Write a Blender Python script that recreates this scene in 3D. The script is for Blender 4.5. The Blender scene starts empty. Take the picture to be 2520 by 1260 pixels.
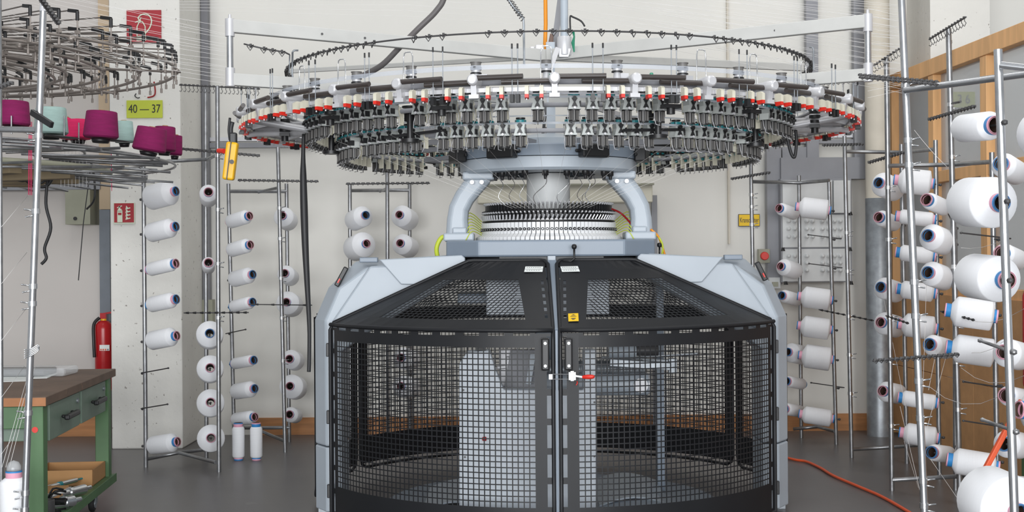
import bpy, math, random
from mathutils import Vector, Matrix
random.seed(7)
PI = math.pi
sc = bpy.context.scene
COL = sc.collection
# ------------------------------------------------------------ camera
F = 3200.0            # focal length in pixels of the 2520 px wide frame
EYE = 1.57
ROLL = 0.0075
c_, s_ = math.cos(ROLL), math.sin(ROLL)
CM = Matrix(((c_, s_, 0, 0), (0, 0, -1, 0), (-s_, c_, 0, EYE), (0, 0, 0, 1)))
cam_d = bpy.data.cameras.new('camera'); cam = bpy.data.objects.new('camera', cam_d); COL.objects.link(cam)
cam.matrix_world = CM; cam_d.sensor_width = 36; cam_d.lens = F / 2520 * 36; cam_d.clip_end = 100
sc.camera = cam
# ------------------------------------------------------------ world, lights, exposure
w = bpy.data.worlds.new('world'); sc.world = w; w.use_nodes = True
bgn = w.node_tree.nodes['Background']; bgn.inputs[0].default_value = (0.93, 0.965, 1.0, 1); bgn.inputs[1].default_value = 0.46
def area(name, loc, size, sy, power, rot=(0, 0, 0), col=(1, 0.985, 0.96)):
    d = bpy.data.lights.new(name, 'AREA'); d.shape = 'RECTANGLE'; d.size = size; d.size_y = sy; d.energy = power; d.color = col
    o = bpy.data.objects.new(name, d); COL.objects.link(o); o.location = loc; o.rotation_euler = rot; return o
area('ceiling_lamp', (-3.2, 6.2, 5.6), 0.5, 6.0, 42)
area('ceiling_lamp', (0.2, 6.2, 5.6), 0.5, 6.0, 66)
area('ceiling_lamp', (3.4, 6.2, 5.6), 0.5, 6.0, 90)
area('front_fill_light', (-0.4, -6.0, 2.3), 11.0, 3.2, 1700, (math.radians(89), 0, math.radians(-3)), (0.96, 0.98, 1.0))  # added fill behind the camera for unseen hall windows, brightens the machine front
sc.view_settings.view_transform = 'Standard'; sc.view_settings.look = 'None'
sc.view_settings.exposure = 0.0; sc.view_settings.gamma = 1.0

def P(px, py, D):
    """world point at depth D (metres along Y) seen at the photograph's pixel"""
    d = CM.to_3x3() @ Vector(((px - 1260) / F, -(py - 630) / F, -1))
    return Vector((0, 0, EYE)) + d * (D / d.y)
# ------------------------------------------------------------ materials
def s2l(c): return tuple(((x / 255) / 12.92 if x / 255 <= 0.04045 else ((x / 255 + 0.055) / 1.055) ** 2.4) for x in c)
def mat(name, rgb, rough=0.5, metal=0.0, var=0.06, scale=6.0, bump=0.0, bscale=60.0, spec=0.5, stretch=None):
    m = bpy.data.materials.new(name); m.use_nodes = True; nt = m.node_tree; b = nt.nodes['Principled BSDF']
    c = s2l(rgb); b.inputs['Roughness'].default_value = rough; b.inputs['Metallic'].default_value = metal
    b.inputs['Specular IOR Level'].default_value = spec
    tc = nt.nodes.new('ShaderNodeTexCoord'); src = tc.outputs['Object']
    if stretch:
        mp = nt.nodes.new('ShaderNodeMapping'); mp.inputs['Scale'].default_value = stretch; nt.links.new(src, mp.inputs[0]); src = mp.outputs[0]
    n = nt.nodes.new('ShaderNodeTexNoise'); n.inputs['Scale'].default_value = scale; n.inputs['Detail'].default_value = 4
    nt.links.new(src, n.inputs['Vector'])
    r = nt.nodes.new('ShaderNodeValToRGB'); r.color_ramp.elements[0].position = 0.3; r.color_ramp.elements[1].position = 0.7
    r.color_ramp.elements[0].color = (*[max(0, x * (1 - var)) for x in c], 1); r.color_ramp.elements[1].color = (*[min(1, x * (1 + var)) for x in c], 1)
    nt.links.new(n.outputs[0], r.inputs[0]); nt.links.new(r.outputs[0], b.inputs['Base Color'])
    if bump:
        n2 = nt.nodes.new('ShaderNodeTexNoise'); n2.inputs['Scale'].default_value = bscale; nt.links.new(src, n2.inputs['Vector'])
        bp = nt.nodes.new('ShaderNodeBump'); bp.inputs['Strength'].default_value = bump; bp.inputs['Distance'].default_value = 0.01
        nt.links.new(n2.outputs[0], bp.inputs['Height']); nt.links.new(bp.outputs[0], b.inputs['Normal'])
    return m
def speckle(m, rgb, scale, thr, amount=1.0, stretch=(1, 1, 1)):
    """chips and dirt spots over a material's colour"""
    nt = m.node_tree; b = nt.nodes['Principled BSDF']; old = b.inputs['Base Color'].links[0].from_socket
    tc = nt.nodes.new('ShaderNodeTexCoord'); mp = nt.nodes.new('ShaderNodeMapping'); mp.inputs['Scale'].default_value = stretch
    n = nt.nodes.new('ShaderNodeTexNoise'); n.inputs['Scale'].default_value = scale; n.inputs['Detail'].default_value = 3
    r = nt.nodes.new('ShaderNodeValToRGB'); r.color_ramp.elements[0].position = thr; r.color_ramp.elements[1].position = thr + 0.03
    mu = nt.nodes.new('ShaderNodeMath'); mu.operation = 'MULTIPLY'; mu.inputs[1].default_value = amount
    mx = nt.nodes.new('ShaderNodeMixRGB'); mx.inputs[2].default_value = (*s2l(rgb), 1)
    nt.links.new(tc.outputs['Object'], mp.inputs[0]); nt.links.new(mp.outputs[0], n.inputs['Vector']); nt.links.new(n.outputs[0], r.inputs[0])
    nt.links.new(r.outputs[0], mu.inputs[0]); nt.links.new(mu.outputs[0], mx.inputs[0]); nt.links.new(old, mx.inputs[1]); nt.links.new(mx.outputs[0], b.inputs['Base Color'])
    return m
M = {}
M['wall'] = mat('white_plaster', (226, 224, 218), 0.85, var=0.03, scale=1.2, bump=0.12, bscale=14)
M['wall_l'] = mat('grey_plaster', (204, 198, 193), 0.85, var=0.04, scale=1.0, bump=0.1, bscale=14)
M['pillar'] = speckle(mat('chipped_white_paint', (222, 220, 214), 0.8, var=0.04, scale=3, bump=0.25, bscale=25), (120, 112, 104), 38, 0.69, 0.8, (1, 1, .7))
M['floor'] = speckle(mat('grey_floor_paint', (96, 93, 93), 0.36, var=0.09, scale=1.6, bump=0.04, bscale=9), (126, 124, 122), 5, 0.70, 0.35)
M['cream'] = mat('cream_paint', (205, 198, 184), 0.6)
M['tan'] = mat('tan_paint', (196, 174, 146), 0.6, stretch=(1, 1, .2))
M['steelgrey'] = mat('grey_steel_paint', (140, 141, 146), 0.55)
M['bluegrey'] = mat('blue_grey_lacquer', (112, 118, 126), 0.5, var=0.1)
M['galv'] = mat('galvanised_steel', (150, 155, 160), 0.42, 0.6, var=0.2, scale=14)
M['pipe'] = mat('worn_steel_tube', (150, 151, 153), 0.36, 0.8, var=0.16, scale=20)
M['pipe_n'] = mat('bright_steel_tube', (186, 188, 191), 0.27, 0.85, var=0.12, scale=14)
M['chrome'] = mat('polished_metal', (215, 217, 219), 0.2, 0.9, var=0.05)
M['wood'] = mat('baseboard_wood', (176, 122, 76), 0.55, var=0.2, scale=4, stretch=(.6, 6, 6))
M['pine'] = mat('pine_wood', (222, 172, 118), 0.55, var=0.13, scale=3, stretch=(5, 5, .6))
M['mdf'] = mat('chipboard', (200, 152, 104), 0.7, var=0.09, scale=9)
M['machine'] = mat('pale_grey_lacquer', (171, 180, 189), 0.38, var=0.02)
M['machine_d'] = mat('slate_grey_lacquer', (128, 140, 154), 0.38, var=0.02)
M['alu'] = mat('cast_aluminium', (200, 200, 203), 0.4, 0.25, var=0.05)
M['black'] = mat('black_powder_coat', (30, 31, 34), 0.45, var=0.06, spec=0.35)
M['machine_lit'] = mat('pale_grey_lacquer_lit', (206, 213, 221), 0.45, var=0.02)  # same lacquer as the machine, lightened to lift panels shaded behind the mesh
M['blk'] = mat('black_plastic', (26, 26, 28), 0.4, var=0.1)
M['dark'] = mat('dark_grey_plastic', (66, 65, 66), 0.45, var=0.1)
M['tube'] = mat('dark_brown_tube', (62, 56, 54), 0.35, 0.0, var=0.1)
M['ringtube'] = mat('bronze_grey_tube', (140, 132, 126), 0.4, 0.35, var=0.12)
M['red'] = mat('red_plastic', (214, 44, 30), 0.4)
M['extred'] = mat('fire_red_lacquer', (176, 22, 28), 0.3)
M['signred'] = mat('faded_sign_red', (160, 36, 46), 0.6)
M['ivory'] = mat('ivory_plastic', (212, 208, 190), 0.45)
M['teal'] = mat('teal_plastic', (36, 128, 136), 0.35)
M['housing'] = mat('light_grey_casting', (168, 172, 170), 0.42, 0.15)
M['white'] = mat('white_enamel', (232, 233, 234), 0.4, var=0.02)
M['yarn'] = mat('white_yarn', (235, 236, 239), 0.75, var=0.015, scale=12, bump=0.12, bscale=90, stretch=(1, 1, 14))
M['blue'] = mat('blue_paper_collar', (44, 132, 196), 0.55)
M['pink'] = mat('pink_paper_collar', (226, 164, 184), 0.55)
M['kraft'] = mat('kraft_tube_inside', (84, 62, 52), 0.8)
M['magenta'] = mat('magenta_yarn', (124, 8, 78), 0.85, var=0.14, scale=10, bump=0.3, bscale=60, stretch=(1, 1, 8))
M['mint'] = mat('pale_mint_yarn', (166, 194, 188), 0.85, var=0.08, scale=10, bump=0.3, bscale=60, stretch=(1, 1, 8))
M['hot'] = mat('hot_pink_yarn', (236, 46, 108), 0.85, var=0.08, scale=10, bump=0.3, bscale=60, stretch=(1, 1, 8))
M['yellow'] = mat('yellow_lacquer', (226, 172, 10), 0.4, var=0.1, scale=14)
M['lime'] = mat('lime_sign_yellow', (188, 198, 62), 0.6)
M['signyel'] = mat('sign_yellow', (240, 196, 10), 0.5)
M['signwhite'] = mat('luminous_sign_white', (208, 216, 196), 0.6)
M['olive'] = mat('olive_grey_lacquer', (150, 150, 132), 0.5)
M['green'] = mat('green_bench_paint', (78, 112, 74), 0.5, var=0.12)
M['green_d'] = mat('dull_green_bench_paint', (112, 130, 116), 0.5, var=0.08)
M['bench'] = speckle(mat('worn_brown_bench_board', (108, 88, 74), 0.6, var=0.18, scale=5), (150, 120, 92), 26, 0.66, 0.5)
M['benchedge'] = mat('bench_board_edge', (168, 112, 70), 0.6, var=0.15, scale=12)
M['card'] = mat('brown_cardboard', (176, 132, 86), 0.8, var=0.06)
M['orange'] = mat('orange_hose', (222, 88, 44), 0.5)
M['amber'] = mat('amber_hose', (232, 146, 26), 0.45)
M['paper'] = mat('white_paper', (232, 236, 234), 0.8)
M['cable'] = mat('black_cable', (40, 40, 42), 0.5)
M['greycable'] = mat('grey_conduit', (96, 92, 92), 0.5)
M['rubber'] = mat('black_rubber', (30, 30, 30), 0.7)
M['thread'] = mat('thin_white_thread', (236, 234, 232), 0.7)
M['wire_y'] = mat('yellow_green_wire', (196, 210, 60), 0.5)
M['wire_r'] = mat('red_wire', (150, 20, 24), 0.5)
M['panelgrey'] = mat('light_grey_steel_panel', (206, 208, 208), 0.5)
M['brown'] = mat('rust_brown_leather', (110, 88, 78), 0.6)
M['jade'] = mat('green_plastic_tape', (20, 122, 92), 0.4)
def glassy(name, rgb, mixf, rough=0.1):
    m = bpy.data.materials.new(name); m.use_nodes = True; nt = m.node_tree; nt.nodes.clear()
    o = nt.nodes.new('ShaderNodeOutputMaterial'); t = nt.nodes.new('ShaderNodeBsdfTransparent'); p = nt.nodes.new('ShaderNodeBsdfPrincipled')
    p.inputs['Base Color'].default_value = (*s2l(rgb), 1); p.inputs['Roughness'].default_value = rough
    x = nt.nodes.new('ShaderNodeMixShader'); x.inputs[0].default_value = mixf
    nt.links.new(t.outputs[0], x.inputs[1]); nt.links.new(p.outputs[0], x.inputs[2]); nt.links.new(x.outputs[0], o.inputs[0]); return m
M['pane'] = glassy('hazy_plastic_pane', (196, 200, 204), 0.5, 0.15)
M['film'] = glassy('clear_plastic_wrap', (225, 228, 230), 0.35, 0.1)
M['belt'] = glassy('translucent_grey_belt', (176, 182, 190), 0.7, 0.4)
M['belt_c'] = glassy('clear_drive_belt', (206, 212, 222), 0.35, 0.3)
M['rib'] = mat('grey_drum_rib', (112, 110, 108), 0.45)
M['colgrey'] = mat('dark_grey_column_paint', (120, 120, 125), 0.5)
M['beam'] = mat('pale_grey_beam_paint', (190, 190, 187), 0.5)
M['board'] = mat('brown_carrier_board', (122, 108, 84), 0.7, var=0.15)
# ------------------------------------------------------------ mesh builder
class MB:
    def __init__(s): s.v = []; s.f = []; s.mi = []; s.sm = []
    def quad(s, pts, mi=0, smooth=False):
        b = len(s.v); s.v += [Vector(p) for p in pts]; s.f.append(tuple(range(b, b + len(pts)))); s.mi.append(mi); s.sm.append(smooth); return s
    def hexa(s, p, mi=0):
        """8 corners: bottom 4 ccw then top 4"""
        b = len(s.v); s.v += [Vector(q) for q in p]
        for f in ((3, 2, 1, 0), (4, 5, 6, 7), (0, 1, 5, 4), (1, 2, 6, 5), (2, 3, 7, 6), (3, 0, 4, 7)):
            s.f.append(tuple(b + i for i in f)); s.mi.append(mi); s.sm.append(False)
        return s
    def box(s, c, d, R=None, mi=0):
        c = Vector(c); x, y, z = d[0] / 2, d[1] / 2, d[2] / 2
        p = [Vector(q) for q in ((-x, -y, -z), (x, -y, -z), (x, y, -z), (-x, y, -z), (-x, -y, z), (x, -y, z), (x, y, z), (-x, y, z))]
        if R is not None: p = [R @ q for q in p]
        return s.hexa([c + q for q in p], mi)
    def bar(s, a, b, w, h, up=(0, 0, 1), mi=0):
        a, b = Vector(a), Vector(b); d = (b - a).normalized(); u = Vector(up)
        x = d.cross(u)
        if x.length < 1e-4: x = d.cross(Vector((0, 1, 0)))
        x.normalize(); z = x.cross(d).normalized(); x *= w / 2; z *= h / 2
        return s.hexa([a - x - z, a + x - z, b + x - z, b - x - z, a - x + z, a + x + z, b + x + z, b - x + z], mi)
    def lathe(s, prof, seg=16, mx=None, mi=0, close=False, smooth=True):
        """prof: [(r, z)]; sharp profile corners by repeating a point"""
        b = len(s.v); mx = mx or Matrix.Identity(4); n = len(prof)
        for r, z in prof:
            for k in range(seg):
                a = 2 * PI * k / seg; s.v.append(mx @ Vector((r * math.cos(a), r * math.sin(a), z)))
        for i in range(n - 1):
            if prof[i] == prof[i + 1]: continue
            for k in range(seg):
                k2 = (k + 1) % seg
                s.f.append((b + i * seg + k, b + i * seg + k2, b + (i + 1) * seg + k2, b + (i + 1) * seg + k)); s.mi.append(mi); s.sm.append(smooth)
        return s
    def cyl(s, a, b, r, r2=None, seg=10, mi=0, caps=True):
        a, b = Vector(a), Vector(b); r2 = r if r2 is None else r2
        d = b - a; L = d.length
        if L < 1e-6: return s
        q = Vector((0, 0, 1)).rotation_difference(d.normalized()).to_matrix().to_4x4(); mx = Matrix.Translation(a) @ q
        s.lathe([(r, 0), (r2, L)], seg, mx, mi)
        if caps:
            for rr, z, rev in ((r, 0, True), (r2, L, False)):
                if rr < 1e-5: continue
                pts = [mx @ Vector((rr * math.cos(2 * PI * k / seg), rr * math.sin(2 * PI * k / seg), z)) for k in range(seg)]
                s.quad(pts[::-1] if rev else pts, mi)
        return s
    def tube(s, pts, r, seg=6, mi=0, closed=False):
        pts = [Vector(p) for p in pts]; n = len(pts); b = len(s.v); prev = None
        for i, p in enumerate(pts):
            if closed: d = (pts[(i + 1) % n] - pts[i - 1])
            else: d = pts[min(i + 1, n - 1)] - pts[max(i - 1, 0)]
            d.normalize()
            if prev is None:
                x = d.cross(Vector((0, 0, 1)))
                if x.length < 1e-3: x = d.cross(Vector((0, 1, 0)))
            else: x = prev - d * prev.dot(d)
            x.normalize(); prev = x; y = d.cross(x)
            rr = r[i] if isinstance(r, (list, tuple)) else r
            for k in range(seg):
                a = 2 * PI * k / seg; s.v.append(p + x * (rr * math.cos(a)) + y * (rr * math.sin(a)))
        for i in range(n if closed else n - 1):
            j = (i + 1) % n
            for k in range(seg):
                k2 = (k + 1) % seg
                s.f.append((b + i * seg + k, b + j * seg + k, b + j * seg + k2, b + i * seg + k2)); s.mi.append(mi); s.sm.append(True)
        if not closed:
            s.f.append(tuple(b + k for k in range(seg))[::-1]); s.mi.append(mi); s.sm.append(False)
            s.f.append(tuple(b + (n - 1) * seg + k for k in range(seg))); s.mi.append(mi); s.sm.append(False)
        return s
    def prism(s, poly, fn, d0, d1, mi=0):
        """poly 2D points -> fn(u, v, d) 3D, extruded from d0 to d1"""
        n = len(poly); A = [fn(u, v, d0) for u, v in poly]; B = [fn(u, v, d1) for u, v in poly]
        s.quad(A[::-1], mi); s.quad(B, mi)
        b = len(s.v); s.v += [Vector(p) for p in A + B]
        for k in range(n):
            k2 = (k + 1) % n; s.f.append((b + k, b + k2, b + n + k2, b + n + k)); s.mi.append(mi); s.sm.append(False)
        return s
    def mesh(s, name, mats):
        me = bpy.data.meshes.new(name); me.from_pydata([tuple(v) for v in s.v], [], s.f)
        for m in (mats if isinstance(mats, (list, tuple)) else [mats]): me.materials.append(M[m] if isinstance(m, str) else m)
        me.polygons.foreach_set('material_index', s.mi); me.polygons.foreach_set('use_smooth', s.sm); me.update(); return me
    def build(s, name, mats, parent=None, origin=None, weld=False, bevel=0, bseg=2):
        """vertices are in world coordinates (or the parent's own frame when origin == 'local')"""
        if origin != 'local':
            o0 = Vector((0, 0, 0))
            if parent is not None: o0 = WL(parent)
            elif origin is not None: o0 = Vector(origin)
            s.v = [p - o0 for p in s.v]
        o = bpy.data.objects.new(name, s.mesh(name, mats)); COL.objects.link(o)
        if parent is not None: o.parent = parent
        elif origin not in (None, 'local'): o.location = origin
        if bevel:
            w_ = o.modifiers.new('weld', 'WELD'); w_.merge_threshold = 0.0005
            bv = o.modifiers.new('bevel', 'BEVEL'); bv.width = bevel; bv.segments = bseg; bv.limit_method = 'ANGLE'; bv.angle_limit = 0.6
        return o
def WL(o):
    v = Vector((0, 0, 0))
    while o is not None: v = v + o.location; o = o.parent
    return v
def tag(o, label, cat, group=None, kind=None):
    o['label'] = label; o['category'] = cat
    if group: o['group'] = group
    if kind: o['kind'] = kind
    return o
def thing(name, loc, label, cat, group=None, rot=None):
    o = bpy.data.objects.new(name, None); o.empty_display_size = 0.1; COL.objects.link(o); o.location = loc
    if rot is not None: o.rotation_euler = rot
    return tag(o, label, cat, group)
def inst(name, me, parent, loc=(0, 0, 0), rz=0.0, rot=None):
    o = bpy.data.objects.new(name, me); COL.objects.link(o); o.parent = parent; o.location = loc
    o.rotation_euler = rot if rot is not None else (0, 0, rz); return o
def struct(name, mb, m, parent=None, **k):
    o = mb.build(name, m, parent, **k)
    if parent is None: o['kind'] = 'structure'
    return o
def text(name, body, m, mx, size, parent, depth=0.001, squash=1.0):
    cu = bpy.data.curves.new(name, 'FONT'); cu.body = body; cu.size = size; cu.align_x = 'CENTER'; cu.align_y = 'CENTER'; cu.extrude = depth
    t = bpy.data.objects.new(name, cu); COL.objects.link(t); dg = bpy.context.evaluated_depsgraph_get(); dg.update()
    me = bpy.data.meshes.new_from_object(t.evaluated_get(dg)); bpy.data.objects.remove(t)
    o0 = WL(parent); mm = Matrix.Translation(-o0) @ mx @ Matrix.Diagonal((squash, 1, 1, 1)); me.transform(mm); me.materials.clear(); me.materials.append(M[m])
    o = bpy.data.objects.new(name, me); COL.objects.link(o); o.parent = parent; return o
FACE = Matrix.Rotation(PI / 2, 4, 'X')      # text plane turned to face the camera (-Y)
def spl(pts, n=8):
    """Catmull-Rom through points"""
    pts = [Vector(p) for p in pts]; q = [pts[0]] + pts + [pts[-1]]; out = []
    for i in range(1, len(q) - 2):
        for k in range(n):
            t = k / n; a, b, c, d = q[i - 1], q[i], q[i + 1], q[i + 2]
            out.append(0.5 * ((2 * b) + (c - a) * t + (2 * a - 5 * b + 4 * c - d) * t * t + (3 * b - a - 3 * c + d) * t ** 3))
    return out + [pts[-1]]
def WX(px, D): return (px - 1260) * D / F
# ============================================================ THE ROOM
YW = 11.55
struct('floor', MB().quad([(-9, -2, 0), (9, -2, 0), (9, 15, 0), (-9, 15, 0)]), 'floor')
xs = -3.21 * 1.0
struct('wall_back', MB().box((1.2, YW + .1, 3), (7.8, .2, 6)), 'wall')
struct('wall_left', MB().box((-5.71, YW + .1, 3), (6.02, .2, 6)), 'wall_l')
struct('wall_right', MB().box((7.0, 13.2, 3), (8.0, .2, 6)), 'wall_l')
pl = MB(); x0, x1 = P(272, 700, 10.73).x, P(447, 700, 10.73).x
pl.box(((x0 + x1) / 2, (10.73 + YW) / 2, 3), (x1 - x0, YW - 10.73, 6))
struct('wall_pillar_left', pl, 'pillar', bevel=0.012)
x0, x1 = 3.52, 4.02
struct('wall_pillar_right', MB().box(((x0 + x1) / 2 , 11.3, 3), (x1 - x0, .8, 6)), 'pillar')
struct('baseboard_left', MB().box((-5.6, YW - .012, .125), (5.4, .024, .13)).box((-5.6, YW - .016, .04), (5.4, .03, .08)), 'wood')
struct('baseboard_back', MB().box((.55, YW - .012, .075), (5.7, .024, .15)), 'wood')
# grey steel column beside the left pillar, tan / slate column at the far left
def column(name, pxa, pxb, y_a, y_b, D, m, dep=.08):
    a, b = P(pxa, y_a, D), P(pxb, y_b, D)
    if y_a < 0: a.z = 5.95
    return struct(name, MB().box(((a.x + b.x) / 2, D + dep / 2, (a.z + b.z) / 2), (b.x - a.x, dep, a.z - b.z)), m)
column('trim_1', 493, 516, -80, 748, 11.44, 'colgrey')
column('trim_2', 240, 271, -80, 515, 11.42, 'tan')
column('trim_3', 244, 274, 516, 1084, 11.42, 'bluegrey')
column('trim_4', -400, 246, 410, 466, 11.4, 'steelgrey', .14)
column('trim_5', 1983, 2016, -80, 440, 11.42, 'steelgrey')
column('trim_6', 2100, 2131, -80, 440, 11.42, 'steelgrey')
column('trim_7', 1887, 1925, 362, 700, 11.40, 'steelgrey', .1)
column('trim_8', 1922, 2134, 388, 440, 11.36, 'steelgrey', .12)
column('trim_9', 1788, 1797, -80, 600, 11.5, 'cream', .05)
column('trim_10', 516, 770, 338, 346, 11.5, 'alu', .05); column('trim_11', 516, 770, 352, 362, 11.48, 'steelgrey', .06)
column('trim_12', 1925, 2134, 330, 338, 11.48, 'alu', .05); column('trim_13', 1925, 2134, 344, 352, 11.46, 'steelgrey', .06)
column('trim_14', 1925, 1985, 362, 390, 11.44, 'steelgrey', .08); column('base_shade_block', 455, 523, 738, 815, 11.43, 'olive', .1)  # the olive box stands in for shading at the column base
a = P(2161, 488, 11.2); b = P(2161, -90, 11.2)
struct('trim_16', MB().lathe([(.105, a.z), (.105, 5.95)], 28, Matrix.Translation((a.x, 11.2, 0))), 'cream')
struct('trim_17', MB().lathe([(.108, 0), (.108, a.z), (.104, a.z)], 28, Matrix.Translation((a.x, 11.2, 0))), 'galv')
# pine and plastic-pane partition on the right
PA = Vector((3.375, 11.5, 0)); PB = Vector((3.66, 6.4, 0)); pd = (PB - PA).normalized(); pn = Vector((pd.y, -pd.x, 0))   # pn points away from the hall? fixed below
if pn.x > 0: pn = -pn
PL = (PB - PA).length
part = MB(); root = bpy.data.objects.new('wall_partition', None); COL.objects.link(root); root.location = PA; root['kind'] = 'structure'
def pseg(u0, u1, z0, z1, t, m, name, off=0.0, bev=0.004):
    a, b = PA + pd * u0 + pn * off, PA + pd * u1 + pn * off
    zc = (z0 + z1) / 2
    return MB().bar((a.x, a.y, zc), (b.x, b.y, zc), t, z1 - z0).build(name, m, root, bevel=bev)
pseg(0, PL, 3.0, 3.13, .12, 'pine', 'top_rail')
for u in (0.06, 1.02, 2.03, 3.05, 4.1):
    pseg(u - .055, u + .055, 0, 3.0, .10, 'pine', 'stud')
for u0, u1 in ((.12, .965), (1.075, 1.975), (2.085, 2.995), (3.105, 4.045)):
    pseg(u0, u1, 2.13, 2.22, .09, 'pine', 'rail'); pseg(u0, u1, 1.22, 1.31, .09, 'pine', 'rail')
    pseg(u0, u1, 2.22, 3.0, .01, 'pane', 'pane', -.02, 0); pseg(u0, u1, 1.31, 2.13, .01, 'pane', 'pane', -.02, 0)
k = 0
for u0 in (0.0, .62, 1.24, 1.86, 2.48, 3.1, 3.72, 4.34):
    for z0, z1 in ((0.03, .60), (.606, 1.24)):
        pseg(u0 + .003, u0 + .617, z0, z1, .02, 'mdf', 'panel', .055, .002)
# ============================================================ SIGNS AND WALL FITTINGS
def plate(name, px0, py0, px1, py1, D, m, label, cat, th=.006):
    a, b = P(px0, py0, D), P(px1, py1, D); c = Vector(((a.x + b.x) / 2, D, (a.z + b.z) / 2))
    t = thing(name, (c.x, D, b.z), label, cat)
    MB().box((c.x, D + th / 2, c.z), (b.x - a.x, th, a.z - b.z)).build('panel', m, t, bevel=.002)
    return t, c, b.x - a.x, a.z - b.z
t, c, W, H = plate('wall_sign', 311, 247, 400, 290, 10.715, 'lime', 'yellow-green number plate reading 40 — 37 on the white pillar', 'sign')
text('lettering', '40 — 37', 'blk', Matrix.Translation((c.x, 10.713, c.z)) @ FACE, .098, t, squash=.76)
t, c, W, H = plate('wall_sign', 311, 25, 397, 106, 10.715, 'signred', 'faded dark red extinguisher sign high on the white pillar behind brown rings', 'sign')
g = MB(); q = lambda u, v: Vector((c.x + u, 10.711, c.z + v))
g.tube(spl([q(-.02, .04), q(-.045, .07), q(-.01, .10), (q(.04, .095)), q(.065, .05), q(.05, -.01), q(.01, -.06)]), .006, 6)
g.tube([q(-.055, -.08), q(-.055, .0), q(-.035, .04), q(-.01, .04), q(.012, 0), q(.012, -.08), q(-.055, -.08)], .005, 6)
g.tube([q(-.07, .035), q(-.03, .05), q(-.02, .075)], .005, 6); g.box(q(-.02, -.105), (.08, .004, .022))
g.build('symbol', 'signwhite', t)
t, c, W, H = plate('wall_sign', 279, 499, 332, 551, 10.715, 'signwhite', 'small red and pale green extinguisher and flames sign, lower on the pillar', 'sign')
MB().box((c.x, 10.712, c.z + .004), (W * .92, .004, H * .9)).build('red_field', 'signred', t)
g = MB(); q = lambda u, v: Vector((c.x + u, 10.707, c.z + v))
g.box(q(-.033, -.025), (.042, .003, .095)); g.lathe([(.021, 0), (.014, .014), (0, .018)], 12, Matrix.Translation(q(-.033, .022))); g.box(q(-.036, .05), (.014, .003, .02)); g.bar(q(-.055, .045), q(-.015, .062), .003, .008, (0, 0, 1))
for k in range(4):
    z = -.055 + k * .028; g.quad([q(.012, z), q(.055, z + .012), q(.052, z + .02), q(.035, z + .016), q(.02, z + .035), q(.016, z + .015)])
g.build('symbol', 'signwhite', t); MB().box((c.x - .033, 10.704, c.z - .005), (.028, .003, .018)).build('label_patch', 'signred', t)
t, c, W, H = plate('wall_sign', 1817, 527, 1870, 557, 11.53, 'blk', 'yellow sign reading Kranschalter on the right of the back wall', 'sign')
MB().box((c.x, 11.527, c.z), (W * .95, .004, H * .9)).build('yellow_field', 'signyel', t)
text('lettering', 'Kranschalter', 'blk', Matrix.Translation((c.x, 11.523, c.z)) @ FACE, .062, t, squash=.52)
t, c, W, H = plate('wall_sign', 2343, 226, 2400, 264, 10.85, 'lime', 'pale green number plate reading 36 behind the plastic panes', 'sign')
text('lettering', '3 6', 'blk', Matrix.Translation((c.x, 10.845, c.z)) @ FACE, .105, t, squash=.8)
# wall cabinet, left
t, c, W, H = plate('wall_cabinet', 160, 467, 222, 552, 11.3, 'olive', 'olive grey metal box on the left wall with a black lock', 'cabinet', .25)
MB().cyl((c.x - .02, 11.3, c.z - .1), (c.x - .02, 11.29, c.z - .1), .016, seg=14).build('lock', 'blk', t)
t, c, W, H = plate('wall_tape', 301, 398, 316, 439, 10.72, 'cream', 'yellowed strip of old tape on the pillar under the yarn cones', 'tape', .002)
# paint stroke marks
tag(MB().tube(spl([P(379, 201, 10.72), P(382, 225, 10.72), P(378, 236, 10.72), P(363, 240, 10.72)]), .006, 6).build('paint_mark', 'wire_r'), 'dark red curved brush mark above the 40 — 37 plate', 'mark')
tag(MB().tube(spl([P(335, 230, 10.72), P(332, 236, 10.72), P(338, 241, 10.72), P(344, 240, 10.72)]), .004, 6).build('paint_mark', 'blk'), 'small thin black curved mark left of the red brush mark', 'mark')
# socket on the pillar side
t, c, W, H = plate('wall_socket', 452, 704, 477, 746, 11.35, 'panelgrey', 'white wall socket box right of the white pillar', 'socket', .1)
MB().cyl((c.x, 11.35, c.z + .02), (c.x, 11.345, c.z + .02), .025, seg=12).build('outlet', 'steelgrey', t)
MB().box((c.x, 11.3, c.z - .13), (.05, .08, .11)).build('plug', 'blk', t, bevel=.01)
# switch + cabinet at right
t, c, W, H = plate('emergency_switch', 1867, 613, 1895, 647, 11.36, 'olive', 'grey box with a round red rotary switch on the back wall', 'switch', .07)
MB().cyl((c.x, 11.36, c.z), (c.x, 11.325, c.z), .038, .034, seg=18).build('knob', 'red', t, bevel=.004)
t, c, W, H = plate('wall_socket', 1893, 683, 1921, 710, 11.36, 'panelgrey', 'grey wall socket low behind the machine, right of its pale cabinet', 'socket', .07)
MB().box((c.x, 11.35, c.z - .01), (.05, .02, .04)).build('outlet', 'olive', t)
t, c, W, H = plate('fuse_cabinet', 1921, 440, 2097, 694, 11.3, 'steelgrey', 'large grey fuse cabinet on the back wall with rows of round fuse caps', 'cabinet', .2)
def sub(px0, py0, px1, py1, D, th, m, nm):
    a, b = P(px0, py0, D), P(px1, py1, D); return MB().box(((a.x + b.x) / 2, D + th / 2, (a.z + b.z) / 2), (b.x - a.x, th, a.z - b.z)).build(nm, m, t, bevel=.004)
sub(1926, 444, 2049, 524, 11.27, .05, 'panelgrey', 'door'); sub(2052, 444, 2094, 524, 11.25, .06, 'panelgrey', 'door')
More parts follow.
